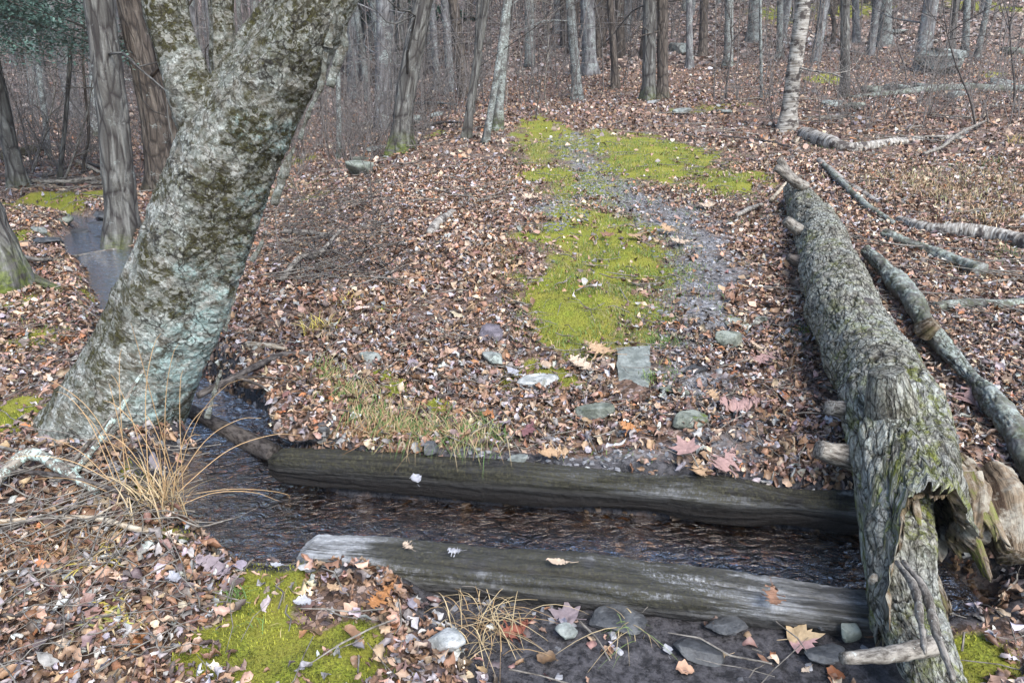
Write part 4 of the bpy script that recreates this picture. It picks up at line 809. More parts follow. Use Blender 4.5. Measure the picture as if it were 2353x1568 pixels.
# ---------------------------------------------------------------- saplings and undergrowth
def sapling_mb(b, h, seed, r0=.012, spread=.5, nb=7, lean=(0, 0)):
    r_ = np.random.default_rng(seed); q = MB(); d = np.array([lean[0], lean[1], 1.]); p = [np.array(b, float) - np.array([0, 0, .05])]
    for s in range(5): d = d + r_.normal(size=3) * .12; d[2] = abs(d[2]); d /= np.linalg.norm(d); p.append(p[-1] + d * h / 5)
    addtube(q, p, [r0, r0 * .85, r0 * .7, r0 * .5, r0 * .35, r0 * .1], 6, 16, cap=False)
    for k in range(nb):
        i = r_.integers(1, 5); st = p[i] + (p[i + 1] - p[i]) * r_.uniform(); a = r_.uniform(0, 6.28); dd = np.array([math.cos(a) * spread, math.sin(a) * spread, r_.uniform(.2, .9)]); ln = h * r_.uniform(.2, .5); w_ = [st]
        for s in range(3): dd = dd + r_.normal(size=3) * .25; dd /= np.linalg.norm(dd); w_.append(w_[-1] + dd * ln / 3)
        addtube(q, w_, [r0 * .45, r0 * .35, r0 * .25, r0 * .08], 4, 8, cap=False)
        for s in range(2):
            d3 = dd + r_.normal(size=3) * .6; d3 /= np.linalg.norm(d3); st2 = w_[1 + s]; addtube(q, [st2, st2 + d3 * ln * .25, st2 + d3 * ln * .45 + r_.normal(size=3) * .03], [r0 * .25, r0 * .18, r0 * .06], 3, 4, cap=False)
    return q
SAPS = [(1668, 232, 2.2, .03, 'stick_dark', "bare dark sapling with forked twigs between the double trunk and the thin pale stem"), (2245, 300, 3.0, .018, 'stick_dark', "long bare sapling leaning over the slope at the right edge"), (2080, 200, 2., .02, 'stick_dark', "bare forked shrub left of the layered boulder"),
 (1230, 275, 2.6, .02, 'stick_dark', "bare dark sapling right of the slim cluster"), (1260, 262, 3., .018, 'stick', "bare grey sapling on the slope left of the trail crest"), (1430, 200, 1.6, .025, 'stick_dark', "curving dark sapling beside the narrow trunk at the trail crest"), (860, 520, 1.3, .008, 'stick_dark', "short bare twiggy shoot over the brush left of the trail"),
 (700, 480, 1.2, .008, 'stick', "thin bare shoot beside the right flank of the leaning birch"), (1160, 250, 2.4, .018, 'stick', "thin grey shoot behind the slim cluster"), (980, 300, 1.8, .014, 'stick_dark', "thin bare shoot right of the mossy footed trunk"), (140, 420, 2.3, .02, 'stick', "twiggy grey sapling arching near the left edge"), (70, 400, 2.6, .02, 'stick', "twiggy grey sapling over the driftwood at far left"),
 (2330, 260, 3., .022, 'stick_dark', "bare sapling cut by the right edge"), (1320, 240, 2.4, .016, 'stick_dark', "bare twiggy shoot beside the pale crest trunk"), (645, 600, 1.0, .006, 'stick', "short pale shoot against the leaning birch"), (2150, 180, 2.2, .018, 'stick', "grey shoot standing in front of the layered boulder"), (1140, 420, .9, .006, 'stick_dark', "small bare shoot at the left edge of the trail")]
for i, (px, py, h, r0, mt, lab) in enumerate(SAPS):
    b = P(px, py); lean = (-.6, 0) if i == 1 else ((.7, 0) if px < 200 else (random.uniform(-.2, .2), 0)); q = sapling_mb(b, h, 700 + i, r0, .7, 9, lean); thing("bare_sapling", q, M[mt], tuple(b), lab, "sapling")
# fine far undergrowth: one mass
ug = MB(); r = np.random.default_rng(17)
for i in range(1900):
    y = 12 + 45 * r.uniform()**1.4; x = r.uniform(-.8, .8) * y
    if -1 < x < 4.5 and y < 19: continue
    if x > 1.5 and y < 30 and r.uniform() < .6: continue
    b = np.array([x, y, float(H(x, y))]); tall = r.uniform() < .55 and y > 17; h = r.uniform(2.5, 6) if tall else r.uniform(.5, 2.2)
    for k in range(1 if tall else 3 if y < 30 else 2):
        sp_ = .08 if tall else .35; d = np.array([r.normal() * sp_, r.normal() * sp_, 1.]); m1 = b + d * h * .5 + r.normal(size=3) * .06; e = m1 + (d + r.normal(size=3) * sp_) * h * .5; rd = (.004 + .00035 * y) * (2. if tall else 1)
        addtube(ug, [b, m1, e], [rd, rd * .7, rd * .25], 3, 6, cap=False)
        for s in range(3): st = b + (m1 - b) * r.uniform(.4, 1); d2 = r.normal(size=3); d2[2] = abs(d2[2]) * .8; addtube(ug, [st, st + d2 * .22 * h, st + d2 * .36 * h + r.normal(size=3) * .05], [rd * .5, rd * .35, rd * .15], 3, 4, cap=False)
tag(link("undergrowth", mesh("undergrowth", ug, M['brush'])), "thin bare brush filling the woods beyond the trail", "undergrowth", kind="stuff")
# tangled brush left of the trail
bp = MB()
for i in range(230):
    px, py = 640 + 270 * r.uniform(), 450 + 200 * r.uniform(); p, t = PT(px, py); h = r.uniform(.05, .4); a = r.uniform(0, 6.28); L = r.uniform(.2, .8)
    q0 = np.array([p[0], p[1], float(H(p[0], p[1])) + .02]); q1 = q0 + np.array([math.cos(a) * L * .5, math.sin(a) * L * .5, h * .6]); q2 = q1 + np.array([math.cos(a) * L * .5 + r.normal() * .1, math.sin(a) * L * .5, r.uniform(-.15, .2)]); rd = r.uniform(.002, .005)
    q2[2] = max(q2[2], float(H(q2[0], q2[1])) + .01); addtube(bp, [q0, q1, q2], [rd, rd * .8, rd * .4], 4, 8, cap=False)
tag(link("brush_tangle", mesh("brush_tangle", bp, M['stick_dark'])), "tangle of fine dead stems on the bank left of the trail", "brush", kind="stuff")
# ---------------------------------------------------------------- sticks
def stick(pxs, wpx, mat, label, lifts=None, name="fallen_stick", cat="stick", side=(), Ys=None):
    pts, rd = [], []
    for k, (a, b) in enumerate(pxs):
        p, t = PT(a, b); p[2] = float(H(p[0], p[1])) + wpx * PXM * t * .5 + (lifts[k] if lifts else .02); 
        if lifts and lifts[k] > .1: # raised point: keep it on the same view column but nearer
            Yk = p[1] - lifts[k] * 1.6; p = Wp(a, b, max(Yk, 1.6)); t = Yk
        if Ys: p = Wp(a, b, Ys[k]); t = Ys[k]
        pts.append(p); rd.append(wpx * PXM * t * .5)
    rd[-1] *= .5; loc = tuple(pts[0]); q = MB()
    addtube(q, pts, rd, 10, max(16, 12 * len(pts)), disp=lambda bc, t, s, p, rad: rad * .22 * fbm(p * 25, 3, 7) + rad * .25 * fbm(p * 6, 2, 8))
    for (i, dx, dy, dz, f) in side:
        st = np.array(pts[i]); e = st + np.array([dx, dy, dz]); addtube(q, [st, (st + e) / 2 + np.array([.01, .01, .015]), e], [rd[i] * f, rd[i] * f * .8, rd[i] * f * .3], 7, 12)
    return thing(name, q, M[mat], loc, label, cat)
stick([(-30, 1165), (30, 1110), (85, 1085), (150, 1110), (230, 1150)], 26, 'stick_lichen', "stout kinked stick crusted with blue green lichen at the lower left edge", [.03, .05, .07, .05, .01], "lichened_branch", "branch")
stick([(140, 1120), (200, 1050), (270, 950), (330, 850)], 15, 'stick_lichen', "long lichened stick propped diagonally against the leaning birch", [.02, .08, .18, .3], "lichened_branch", "branch", Ys=[2.5, 2.52, 2.56, 2.6])
stick([(120, 1120), (210, 1010), (290, 920)], 11, 'stick', "bare grey stick lying parallel behind the propped lichened stick", [.02, .06, .14], Ys=[2.55, 2.58, 2.62])
stick([(-30, 1222), (100, 1212), (220, 1210), (320, 1235), (430, 1250)], 13, 'stick_tan', "long smooth greenish tan stick crossing the lower left leaves", [.03] * 5, side=((2, .1, .08, .02, .5),))
stick([(-20, 1235), (80, 1215), (150, 1195), (205, 1170)], 10, 'stick_dark', "short dark stick crossing the long tan stick")
stick([(-20, 1105), (120, 1120), (260, 1150), (400, 1210)], 9, 'stick_dark', "thin dark stick running from the left edge to the green moss tuft", [.04, .06, .05, .02])
stick([(0, 1050), (60, 1070), (200, 1105), (330, 1160)], 7, 'stick', "thin grey stick above the stout lichened stick", [.05, .06, .05, .02])
stick([(440, 1180), (520, 1165), (570, 1170)], 15, 'stick', "short pale stick at the water edge in front of the pool", [.03, .04, .02])
stick([(455, 908), (540, 865), (600, 835), (650, 815), (725, 812)], 17, 'stick_dark', "grey branch bridging the dark hollow of the cut bank", [.12, .08, .06, .04, .03], "bridging_branch", "branch", ((1, .25, -.05, -.12, .5), (1, .4, .0, -.05, .3)), Ys=[3.05, 3.25, 3.45, 3.6, 3.68])
stick([(570, 805), (620, 808), (655, 815)], 15, 'stick_tan', "short brown stick above the hollow of the bank")
stick([(650, 655), (690, 615), (730, 585), (785, 560)], 13, 'stick', "forked grey branch in the brush right of the birch", [.02, .06, .12, .1], side=((1, .3, .1, .05, .6), (2, -.15, .15, .08, .5)))
stick([(655, 542), (720, 548), (770, 555)], 14, 'stick', "thick short grey stick beside the birch flank")
stick([(650, 560), (700, 570), (740, 585)], 9, 'stick_tan', "pale stick under the forked grey branch")
stick([(40, 600), (100, 613), (180, 603), (275, 585)], 9, 'stick', "curved stick along the near side of the upper stream", [.05] * 4)
stick([(75, 428), (150, 430), (220, 422), (290, 415)], 10, 'stick', "long pale stick above the mossy stream bank at left", [.05] * 4)
stick([(80, 432), (180, 425), (270, 432)], 6, 'stick', "thin stick beneath the long pale stick at left")
stick([(180, 380), (210, 395), (240, 410)], 9, 'stick_tan', "bleached driftwood piece beside the upper stream", [.04] * 3, "driftwood", "driftwood")
stick([(190, 372), (225, 392), (275, 398)], 7, 'stick_dark', "dark driftwood piece under the bleached one", [.05] * 3, "driftwood", "driftwood")
stick([(330, 430), (370, 412), (395, 395)], 8, 'stick', "grey stick between the knotted trunk and the birch", [.05] * 3)
stick([(2120, 362), (2160, 350), (2200, 325), (2270, 275)], 8, 'stick', "thin pale branch rising to the right on the open slope", [.03, .05, .09, .3])
stick([(1815, 345), (1750, 330), (1650, 318)], 5, 'stick_dark', "thin dark stick reaching left from the birch foot", [.03] * 3)
stick([(1770, 470), (1800, 440), (1830, 415)], 9, 'stick_tan', "broken bark covered stick left of the massive log end", [.03, .05, .08])
stick([(1690, 505), (1720, 490), (1750, 478)], 11, 'birch_w', "pale curved stick on the leaves left of the massive log end")
stick([(1880, 278), (1940, 275), (2000, 280)], 6, 'stick', "straight pale stick behind the fallen white birch", [.03] * 3)
stick([(2250, 660), (2330, 650), (2400, 655)], 6, 'stick', "thin grey stick on the right slope")
stick([(800, 300), (860, 290), (925, 255), (980, 248), (1050, 252)], 7, 'bark_pale', "long pale fallen branch behind the mossy footed trunk", [.1] * 5, "fallen_branch", "branch")
stick([(950, 310), (1000, 295), (1060, 292)], 8, 'stick_dark', "dark branch lying between the mossy footed trunk and the slim cluster", [.06] * 3, "fallen_branch", "branch")
stick([(830, 310), (880, 290), (925, 270)], 8, 'stick_tan', "brown branch lying behind the mossy boulder", [.06] * 3, "fallen_branch", "branch")
stick([(0, 1430), (100, 1435), (190, 1450)], 7, 'stick_dark', "thin grey twig in the lower left leaves", [.03] * 3)
stick([(0, 1340), (60, 1325), (190, 1330)], 7, 'stick', "pale thin stick in the lower left leaves", [.03] * 3)
stick([(1330, 1440), (1370, 1480), (1400, 1530)], 6, 'stick', "small stick in the leaves beside the mud")
stick([(1870, 1450), (1895, 1410), (1905, 1385)], 12, 'stick_dark', "upright twisted root tip leaning on the near timber", [.0, .08, .1])
# ---------------------------------------------------------------- rocks
bm = bmesh.new(); bmesh.ops.create_icosphere(bm, subdivisions=4, radius=1); IV = np.array([v.co[:] for v in bm.verts]); IF = np.array([[v.index for v in f.verts] for f in bm.faces]); bm.free()
def rockmb(c, sx, sy, sz, seed, flat=6, rot=0., tilt=(0, 0), layers=False):
    r_ = np.random.default_rng(seed); V = IV * (1 + .22 * fbm(IV * 1.3 + seed, 3, seed)[:, None])
    for k in range(flat):
        nrm = r_.normal(size=3); nrm[2] = nrm[2] * .6; nrm /= np.linalg.norm(nrm); d = r_.uniform(.5, .8); e = np.maximum(V @ nrm - d, 0); V = V - e[:, None] * nrm * .95
    e = np.maximum(V[:, 2] - .6, 0); V[:, 2] -= e * .9
    V = V * (1 + .05 * fbm(V * 6, 3, seed + 1)[:, None])
    if layers: V[:, :2] *= (1 + .05 * np.sign(np.sin(V[:, 2] * 11 + fbm(V * 2, 2, 3) * 5)))[:, None]
    V = V * np.array([sx, sy, sz]); a = rot; c_, s_ = math.cos(a), math.sin(a); V = np.stack([V[:, 0] * c_ - V[:, 1] * s_, V[:, 0] * s_ + V[:, 1] * c_, V[:, 2]], -1)
    V[:, 2] += V[:, 0] * tilt[0] + V[:, 1] * tilt[1]; q = MB(); q.add(V + np.asarray(c), IF); return q
def rock(px, py, w_, h_, mat, label, seed, sink=.3, rot=0., tilt=(0, 0), flat=6, layers=False, name="rock", cat="rock", group=None, thick=None):
    p, t = PT(px, py); sx = w_ * PXM * t / 2; down = .35 + .3 * min(1, 3 / t)
    sz = h_ * PXM * t / 2 * (thick or 1.); sy = max(sx * .75, .02); c = (p[0], p[1], float(H(p[0], p[1])) + sz * (1 - 2 * sink) * .9 + .02)
    dc, zc = creek(np.array([p[0]]), np.array([p[1]]))
    if dc[0] < 0 and p[1] > 6: c = (c[0], c[1], float(zc[0]) - sz * .4)
    return thing(name, rockmb(c, sx * 1.12, sy, sz, seed, flat, rot, tilt, layers), M[mat], c, label, cat, group, smooth=False if flat > 7 else True)
RK = [(1672, 800, 62, 50, 'rock_green', "round olive stone standing on the worn trail", .15), (1235, 890, 100, 34, 'rock_pale', "flat whitish stone capped with moss beside the trail", .35), (1130, 778, 84, 26, 'rock_purple', "flat purple grey slate on the leaves", .2), (1130, 840, 56, 36, 'rock', "blocky grey stone below the purple slate", .15),
 (1365, 965, 84, 60, 'rock_green', "rounded greenish stone half buried in curled leaves", .3), (1580, 975, 86, 40, 'rock_green', "low triangular greenish stone right of the rounded greenish one", .35), (852, 838, 44, 38, 'rock', "small blocky stone at the brink of the cut bank", .2), (1252, 1368, 80, 62, 'rock_dark', "dark pointed stone leaning on the near timber", .15),
 (1405, 1425, 130, 34, 'rock_dark', "broad flat wet slab sunk in the mud below the near timber", .62), (1022, 1490, 84, 60, 'rock_pale', "rounded whitish stone among leaves at the bottom", .3), (965, 1318, 66, 36, 'rock', "light grey stone just below the near timber", .3), (915, 1312, 50, 20, 'rock', "thin flat stone left of the light grey one", .3), (990, 1050, 44, 42, 'rock_dark', "upright grey stone under hanging grass behind the far timber", .1),
 (1072, 1075, 52, 20, 'rock_pale', "pale oval pebble against the far timber", .2), (1118, 1080, 28, 18, 'rock_pale', "small round pale pebble against the far timber", .2), (1190, 1072, 46, 30, 'rock', "grey block behind the far timber below the maroon leaf", .2), (1345, 1094, 46, 12, 'rock_pale', "bright flat chip behind the middle of the far timber", .1), (1300, 1092, 26, 10, 'rock_pale', "small bright chip left of the bright flat chip", .1),
 (1790, 1415, 66, 26, 'rock_dark', "dark angular wet slab below the brown leaf on the timber", .4), (1950, 1470, 52, 50, 'rock_green', "rounded olive grey cobble in the mud", .2), (1895, 1512, 90, 24, 'rock_dark', "black flat stone in the mud under the bare stub", .3), (1880, 1445, 50, 18, 'rock_dark', "thin blue grey flake in the mud", .4), (1600, 1500, 120, 40, 'rock_dark', "broad wet slate nearly buried in the mud", .6), (1300, 1462, 50, 40, 'rock', "pale grey nub rising from the mud", .4), (1660, 1440, 90, 30, 'rock_dark', "glossy wet slate at the puddle edge", .55),
 (690, 975, 96, 90, 'rock_dark', "large blue grey slab tipped into the pool from the bank", .1), (632, 935, 50, 60, 'rock_dark', "narrow slab standing in the hollow of the bank", .1), (648, 880, 40, 70, 'rock_dark', "tall thin slab wedged under the overhanging bank", .1), (740, 1000, 50, 40, 'rock_dark', "dark stone beside the tipped slab", .2),
 (830, 400, 84, 44, 'rock_green', "pale green boulder left of the mossy footed trunk", .25), (845, 372, 70, 16, 'rock_green', "flat mossy rock behind the pale green boulder", .3), (1560, 122, 46, 34, 'rock', "rounded boulder right of the double trunk", .2), (870, 345, 50, 14, 'rock', "low grey rock near the mossy trunk foot", .3), (960, 285, 34, 30, 'rock', "upright grey rock behind the mossy footed trunk", .2), (1005, 270, 34, 14, 'rock', "flat grey rock left of the slim cluster", .2),
 (1910, 245, 50, 24, 'rock', "rock at the foot of the smooth trunk", .3), (1960, 250, 44, 22, 'rock_green', "greenish rock right of the smooth trunk", .3), (2000, 215, 40, 26, 'rock_green', "pointed greenish rock below the layered boulder", .2), (2060, 210, 60, 22, 'rock', "low rock below the left end of the layered boulder", .3), (2120, 205, 60, 20, 'rock', "low rock below the layered boulder's middle", .3), (2190, 225, 44, 24, 'rock', "rock against the long thin trunk", .3), (2240, 205, 60, 22, 'rock_green', "greenish rock below the right end of the layered boulder", .3), (2300, 195, 50, 20, 'rock', "rock near the right edge of the slope", .3),
 (2060, 78, 60, 14, 'rock', "flat rock ledge high on the slope", .2), (2330, 125, 50, 24, 'rock_green', "rock at the right edge above the slope", .3), (1500, 240, 30, 12, 'rock_pale', "white stone at the foot of the double trunk", .2), (1560, 262, 50, 18, 'rock', "grey stone right of the double trunk's foot", .3), (1655, 262, 44, 14, 'rock', "grey stone beside the dark sapling", .3), (2120, 760, 10, 8, 'rock', "tiny stone behind the massive log", .3),
 (120, 560, 60, 20, 'rock_dark', "long dark slab in the upper stream", .3), (185, 545, 70, 22, 'rock_dark', "dark flat rock in the middle of the upper stream", .3), (90, 540, 30, 24, 'rock', "grey round rock at the left bank of the upper stream", .2), (150, 515, 34, 20, 'rock_green', "mossy rock upstream of the dark slabs", .2), (220, 530, 60, 14, 'rock_dark', "thin slab near the right bank of the upper stream", .3), (235, 560, 40, 12, 'rock_dark', "wet stone beside the knotted trunk's foot", .3), (240, 500, 60, 16, 'rock_dark', "slab ledge at the head of the upper stream", .3),
 (1750, 745, 34, 18, 'rock_green', "small mossy stone near the leaves right of the trail", .3), (1690, 750, 60, 14, 'rock_green', "flat mossy stone behind the olive stone", .4), (1600, 855, 70, 10, 'rock_dark', "thin blue slate on the leaves right of the grey slab", .4), (1540, 905, 70, 18, 'rock_green', "flat green grey slate below the upright slab", .4)]
for i, (px, py, w_, h_, mt, lab, sk) in enumerate(RK):
    rock(px, py, w_, h_, mt, lab, 1000 + i * 7, sk, random.uniform(-.5, .5), (random.uniform(-.15, .15), random.uniform(-.1, .25)), 9 if mt in ('rock_dark', 'rock_purple') else 6)
rock(2160, 164, 150, 74, 'rock', "big flat topped layered boulder on the right slope", 77, .15, .1, (0, 0), 9, True, "boulder", "boulder")
# the upright rectangular slab in the trail
a, _ = PT(1455, 880); hgt = .02; q = MB()
xs = np.linspace(-1, 1, 24); SX, SY = np.meshgrid(xs, np.linspace(-1, 1, 34)); edge = lambda n: fbm(n, 3, 4) * .02
A0, A1 = P(1415, 815), P(1492, 812); B0, B1 = P(1424, 896), P(1490, 924)
top = np.array([[A0, A1], [B0, B1]]); u, v = (SX + 1) / 2, (SY + 1) / 2
Pp = ((1 - v)[..., None] * ((1 - u)[..., None] * A0 + u[..., None] * A1) + v[..., None] * ((1 - u)[..., None] * B0 + u[..., None] * B1))
Pp[..., :2] += np.stack([fbm(Pp * 12, 3, 2), fbm(Pp * 12, 3, 3)], -1) * .012
zt = max(p[2] for p in (A0, A1)) + .045; Pt = Pp.copy(); Pt[..., 2] = zt - v * .055 + .006 * fbm(Pp * 25, 3, 6); Pb = Pp.copy(); Pb[..., 2] = Pt[..., 2] - .2
n_, m_ = 34, 24; q.add(Pt.reshape(-1, 3), quads(n_, m_, False)[:, ::-1])
loop = [(0, j) for j in range(m_)] + [(i, m_ - 1) for i in range(1, n_)] + [(n_ - 1, j) for j in range(m_ - 2, -1, -1)] + [(i, 0) for i in range(n_ - 2, 0, -1)]
ed = np.array([Pt[i, j] for i, j in loop]); eb = np.array([Pb[i, j] for i, j in loop]); q.add(np.vstack([ed, eb]), quads(2, len(loop), True))
thing("stone_slab", q, M['slab'], tuple(a), "rectangular grey slab set on the trail among fresh oak leaves", "stone slab", smooth=False)
# ---------------------------------------------------------------- single big leaves
def oak(seed, kind):
    r_ = np.random.default_rng(seed)
    if kind == 'maple':
        th = np.linspace(0, 2 * PI, 61)[:-1]; a = (th - PI / 2 + PI) % (2 * PI) - PI
        R0 = .2 + .0 * a
        for c, h_, w_ in [(0, .42, .32), (.95, .36, .3), (-.95, .36, .3), (1.9, .24, .3), (-1.9, .24, .3), (.42, .22, .12), (-.42, .22, .12), (1.4, .16, .12), (-1.4, .16, .12)]: R0 = np.maximum(R0, .24 + h_ * np.exp(-np.abs(a - c) / w_ * 1.1) ** 1)
        rings = np.array([.02, .3, .55, .8, 1.]); V = np.stack([np.cos(th)[None] * R0[None] * rings[:, None], np.sin(th)[None] * R0[None] * rings[:, None], 0 * R0[None] * rings[:, None]], -1)
        V[..., 2] = .12 * fbm(V * 3 + seed, 3, seed) + .25 * r_.uniform(-.4, 1) * (V[..., 0]**2) + .2 * r_.uniform(-.5, .8) * V[..., 1]**2; F = quads(5, 60, True); V = V.reshape(-1, 3)
    elif kind == 'crumple':
        V, F = leafproto(12, 7, OVAL, 2.6, 1.4, seed, .42, .03)
    elif kind == 'oval':
        V, F = leafproto(14, 7, [.03, .5, .8, .95, 1, .9, .7, .35, .03], .6, .3, seed, .2, .006)
    else:
        ws = [.04, .08, .3, .55, .3, .3, .8, .98, .45, .42, .9, 1.05, .6, .4, .6, .5, .28, .3, .03]; V, F = leafproto(46, 9, ws, r_.choice([-1, 1]) * r_.uniform(.5, 1.8), r_.uniform(.3, 1.4), seed, .4, .004)
    y0 = V[:, 1].min(); q = MB(); q.add(V, F); 
    V2, F2, _ = tube([(0, y0 + .05, .0), (.02, y0 - .1, .02), (.05, y0 - .28, .05)], [.012, .01, .009], 5, 8); mid, F3, _ = tube([(0, y0, .004), (0, 0, .006 + V[:, 2].mean()), (0, -y0 * .9, .004)], [.009, .007, .003], 4, 6)
    q.add(V2, F2, (.5, .4, .35)); return q
CT = {'tan': (.5, .33, .19), 'cream': (.62, .48, .35), 'pink': (.42, .26, .23), 'maroon': (.2, .09, .09), 'orange': (.45, .2, .07), 'grey': (.42, .42, .45), 'white': (.45, .45, .47), 'brown': (.28, .15, .09), 'yellow': (.58, .42, .24), 'red': (.3, .1, .06), 'mauve': (.3, .24, .25)}
LV = [(880, 1395, 78, 'oak', 'orange', 2.6, "orange tan oak leaf with spread lobes below the near timber's left part"), (1830, 1475, 100, 'maple', 'yellow', -1.6, "large yellow and pink oak leaf flat on the black mud"), (1385, 825, 62, 'oak', 'tan', 1., "crumpled tan oak leaf touching the rectangular slab"), (1342, 858, 66, 'oak', 'cream', .9, "pale cream oak leaf left of the rectangular slab"),
 (1700, 952, 86, 'oak', 'pink', 1.4, "broad pinkish leaf on brown curled leaves left of the massive log"), (1213, 1005, 54, 'oval', 'maroon', 2.7, "maroon oval leaf above the far timber"), (1450, 1006, 46, 'oak', 'orange', 1.1, "small orange leaf above the far timber's middle"), (1268, 1064, 66, 'oak', 'tan', 1.9, "tan lobed leaf lying on pebbles behind the far timber"),
 (1575, 1052, 66, 'maple', 'pink', .3, "pair-like pink lobed leaf above the far timber"), (1662, 1085, 74, 'oak', 'pink', 2.4, "deeply cut pink oak leaf behind the far timber's right part"), (1600, 1096, 60, 'oak', 'tan', 3., "narrow tan leaf left of the deeply cut pink leaf"), (1752, 822, 54, 'oak', 'cream', .5, "cream lobed leaf near the left flank of the massive log"), (1750, 840, 60, 'oak', 'pink', 2., "pinkish leaf under the cream lobed leaf"),
 (1776, 1368, 70, 'oak', 'brown', 2.9, "brown oak leaf draped over the edge of the near timber"), (1305, 1425, 90, 'maple', 'mauve', 1., "mauve star shaped leaf at the edge of the mud"), (1185, 1455, 80, 'oak', 'red', 2.2, "reddish brown oak leaf among dry stalks near the bottom"), (1283, 1289, 58, 'oval', 'cream', 1.5, "pale oval leaf lying on top of the near timber"), (1045, 1266, 36, 'oak', 'grey', 1.3, "small grey leaf on top of the near timber"), (938, 1254, 32, 'oak', 'cream', .8, "small cream leaf on the left of the near timber"),
 (955, 1102, 36, 'crumple', 'grey', .4, "crumpled grey leaf on top of the far timber"), (2010, 1455, 96, 'maple', 'brown', .2, "holed brown oak leaf beside the broken end of the log"), (1532, 1502, 32, 'crumple', 'white', 0, "small white crumpled leaf on the mud"), (1652, 1512, 46, 'oval', 'yellow', 1.7, "yellow rimmed curled leaf on the mud"), (1752, 1520, 34, 'oval', 'brown', .6, "little brown leaf right of the curled yellow one"), (1850, 1545, 32, 'oval', 'cream', 2.1, "little cream leaf at the bottom of the mud"),
 (1565, 566, 46, 'oak', 'cream', 1.5, "pale leaf on the worn track halfway up"), (1538, 540, 40, 'oak', 'tan', .8, "tan leaf on the moss beside the worn track"), (1620, 482, 40, 'oak', 'cream', 1.6, "pale leaf at the head of the gravelly track"), (1395, 552, 34, 'maple', 'brown', 0, "brown leaf in the middle of the moss strip"), (1460, 552, 38, 'oak', 'tan', 2., "tan leaf near the right side of the moss strip"), (1225, 464, 44, 'oak', 'cream', 1.2, "pale leaf left of the moss strip"),
 (500, 1330, 96, 'oak', 'mauve', 1.2, "large folded pale mauve leaf below the long tan stick"), (405, 1355, 44, 'crumple', 'grey', .6, "small lavender leaf left of the folded mauve leaf"), (1092, 1366, 62, 'maple', 'red', .5, "russet lobed leaf below the near timber's middle"), (2195, 1290, 70, 'crumple', 'mauve', 1.2, "curled grey leaf in the hollow of the rotten log end"), (2222, 935, 70, 'oak', 'pink', 2.4, "dusty pink leaf between the two fallen trunks"), (440, 1168, 42, 'oval', 'orange', .3, "orange leaf at the edge of the pool"),
 (1055, 1010, 0, 'oak', 'tan', 0, ""), (700, 1410, 46, 'crumple', 'white', 2, "silvery leaf resting on the moss at the bottom"), (770, 1375, 50, 'oval', 'tan', 1., "tan rolled leaf at the moss edge"), (640, 1320, 34, 'oval', 'white', 1.4, "small white leaf on the bright moss cushion"), (210, 992, 44, 'crumple', 'mauve', .5, "mauve leaf at the foot of the leaning birch"), (1695, 700, 50, 'oak', 'brown', 1., "brown oak leaf right of the worn track"), (1640, 930, 40, 'oak', 'tan', .2, "light tan leaf left of the broad pinkish leaf"), (1180, 870, 46, 'oval', 'grey', .7, "grey leaf beside the whitish stone")]
LSURF = {1776: .06, 1283: .055, 1045: .055, 938: .06, 955: .11, 2195: .12, 2222: .05}
for i, (px, py, sz, kd, cl, rot, lab) in enumerate(LV):
    if not sz: continue
    if px in (1776, 1283, 1045, 938): z0 = .062; d = pray(px, py); t = (CAMZ - z0) / -d[2]; p = d * t + np.array([0, 0, CAMZ])
    elif px == 955: z0 = .115; d = pray(px, py); t = (CAMZ - z0) / -d[2]; p = d * t + np.array([0, 0, CAMZ])
    else: p, t = PT(px, py); p[2] = float(H(p[0], p[1])) + (.045 if mudmask(p[:1], p[1:2])[0] < .3 else .014) + (.08 if px == 2195 else 0)
    s = sz * PXM * t * (1.02 if py > 1100 else 1.2) / (1.1 if kd == 'maple' else 1); q = oak(3000 + i, kd); V = np.concatenate(q.V) * s
    V[:, 2] -= V[:, 2].min() * .6; tl = .2 if kd != 'oval' else .1; tx, ty = random.uniform(-tl, tl), random.uniform(0, tl) + (.1 if py < 1100 else 0)
    c_, s_ = math.cos(rot), math.sin(rot); V = np.stack([V[:, 0] * c_ - V[:, 1] * s_, V[:, 0] * s_ + V[:, 1] * c_, V[:, 2]], -1); V[:, 2] += V[:, 0] * tx + V[:, 1] * ty
    g_ = MB(); cc = np.array(CT[cl]) * .82 * (1 + .15 * fbm(V * 60, 2, i)[:, None]); 
    if "yellow and pink" in lab: cc = np.where((V[:, 1] < -.01)[:, None], np.array([.5, .3, .28]), cc)
    g_.add(V + p, q.F, np.clip(cc, .02, .9)); thing("fallen_leaf", g_, M['leaf'], tuple(p), lab, "leaf", "single large leaves lying on the ground")
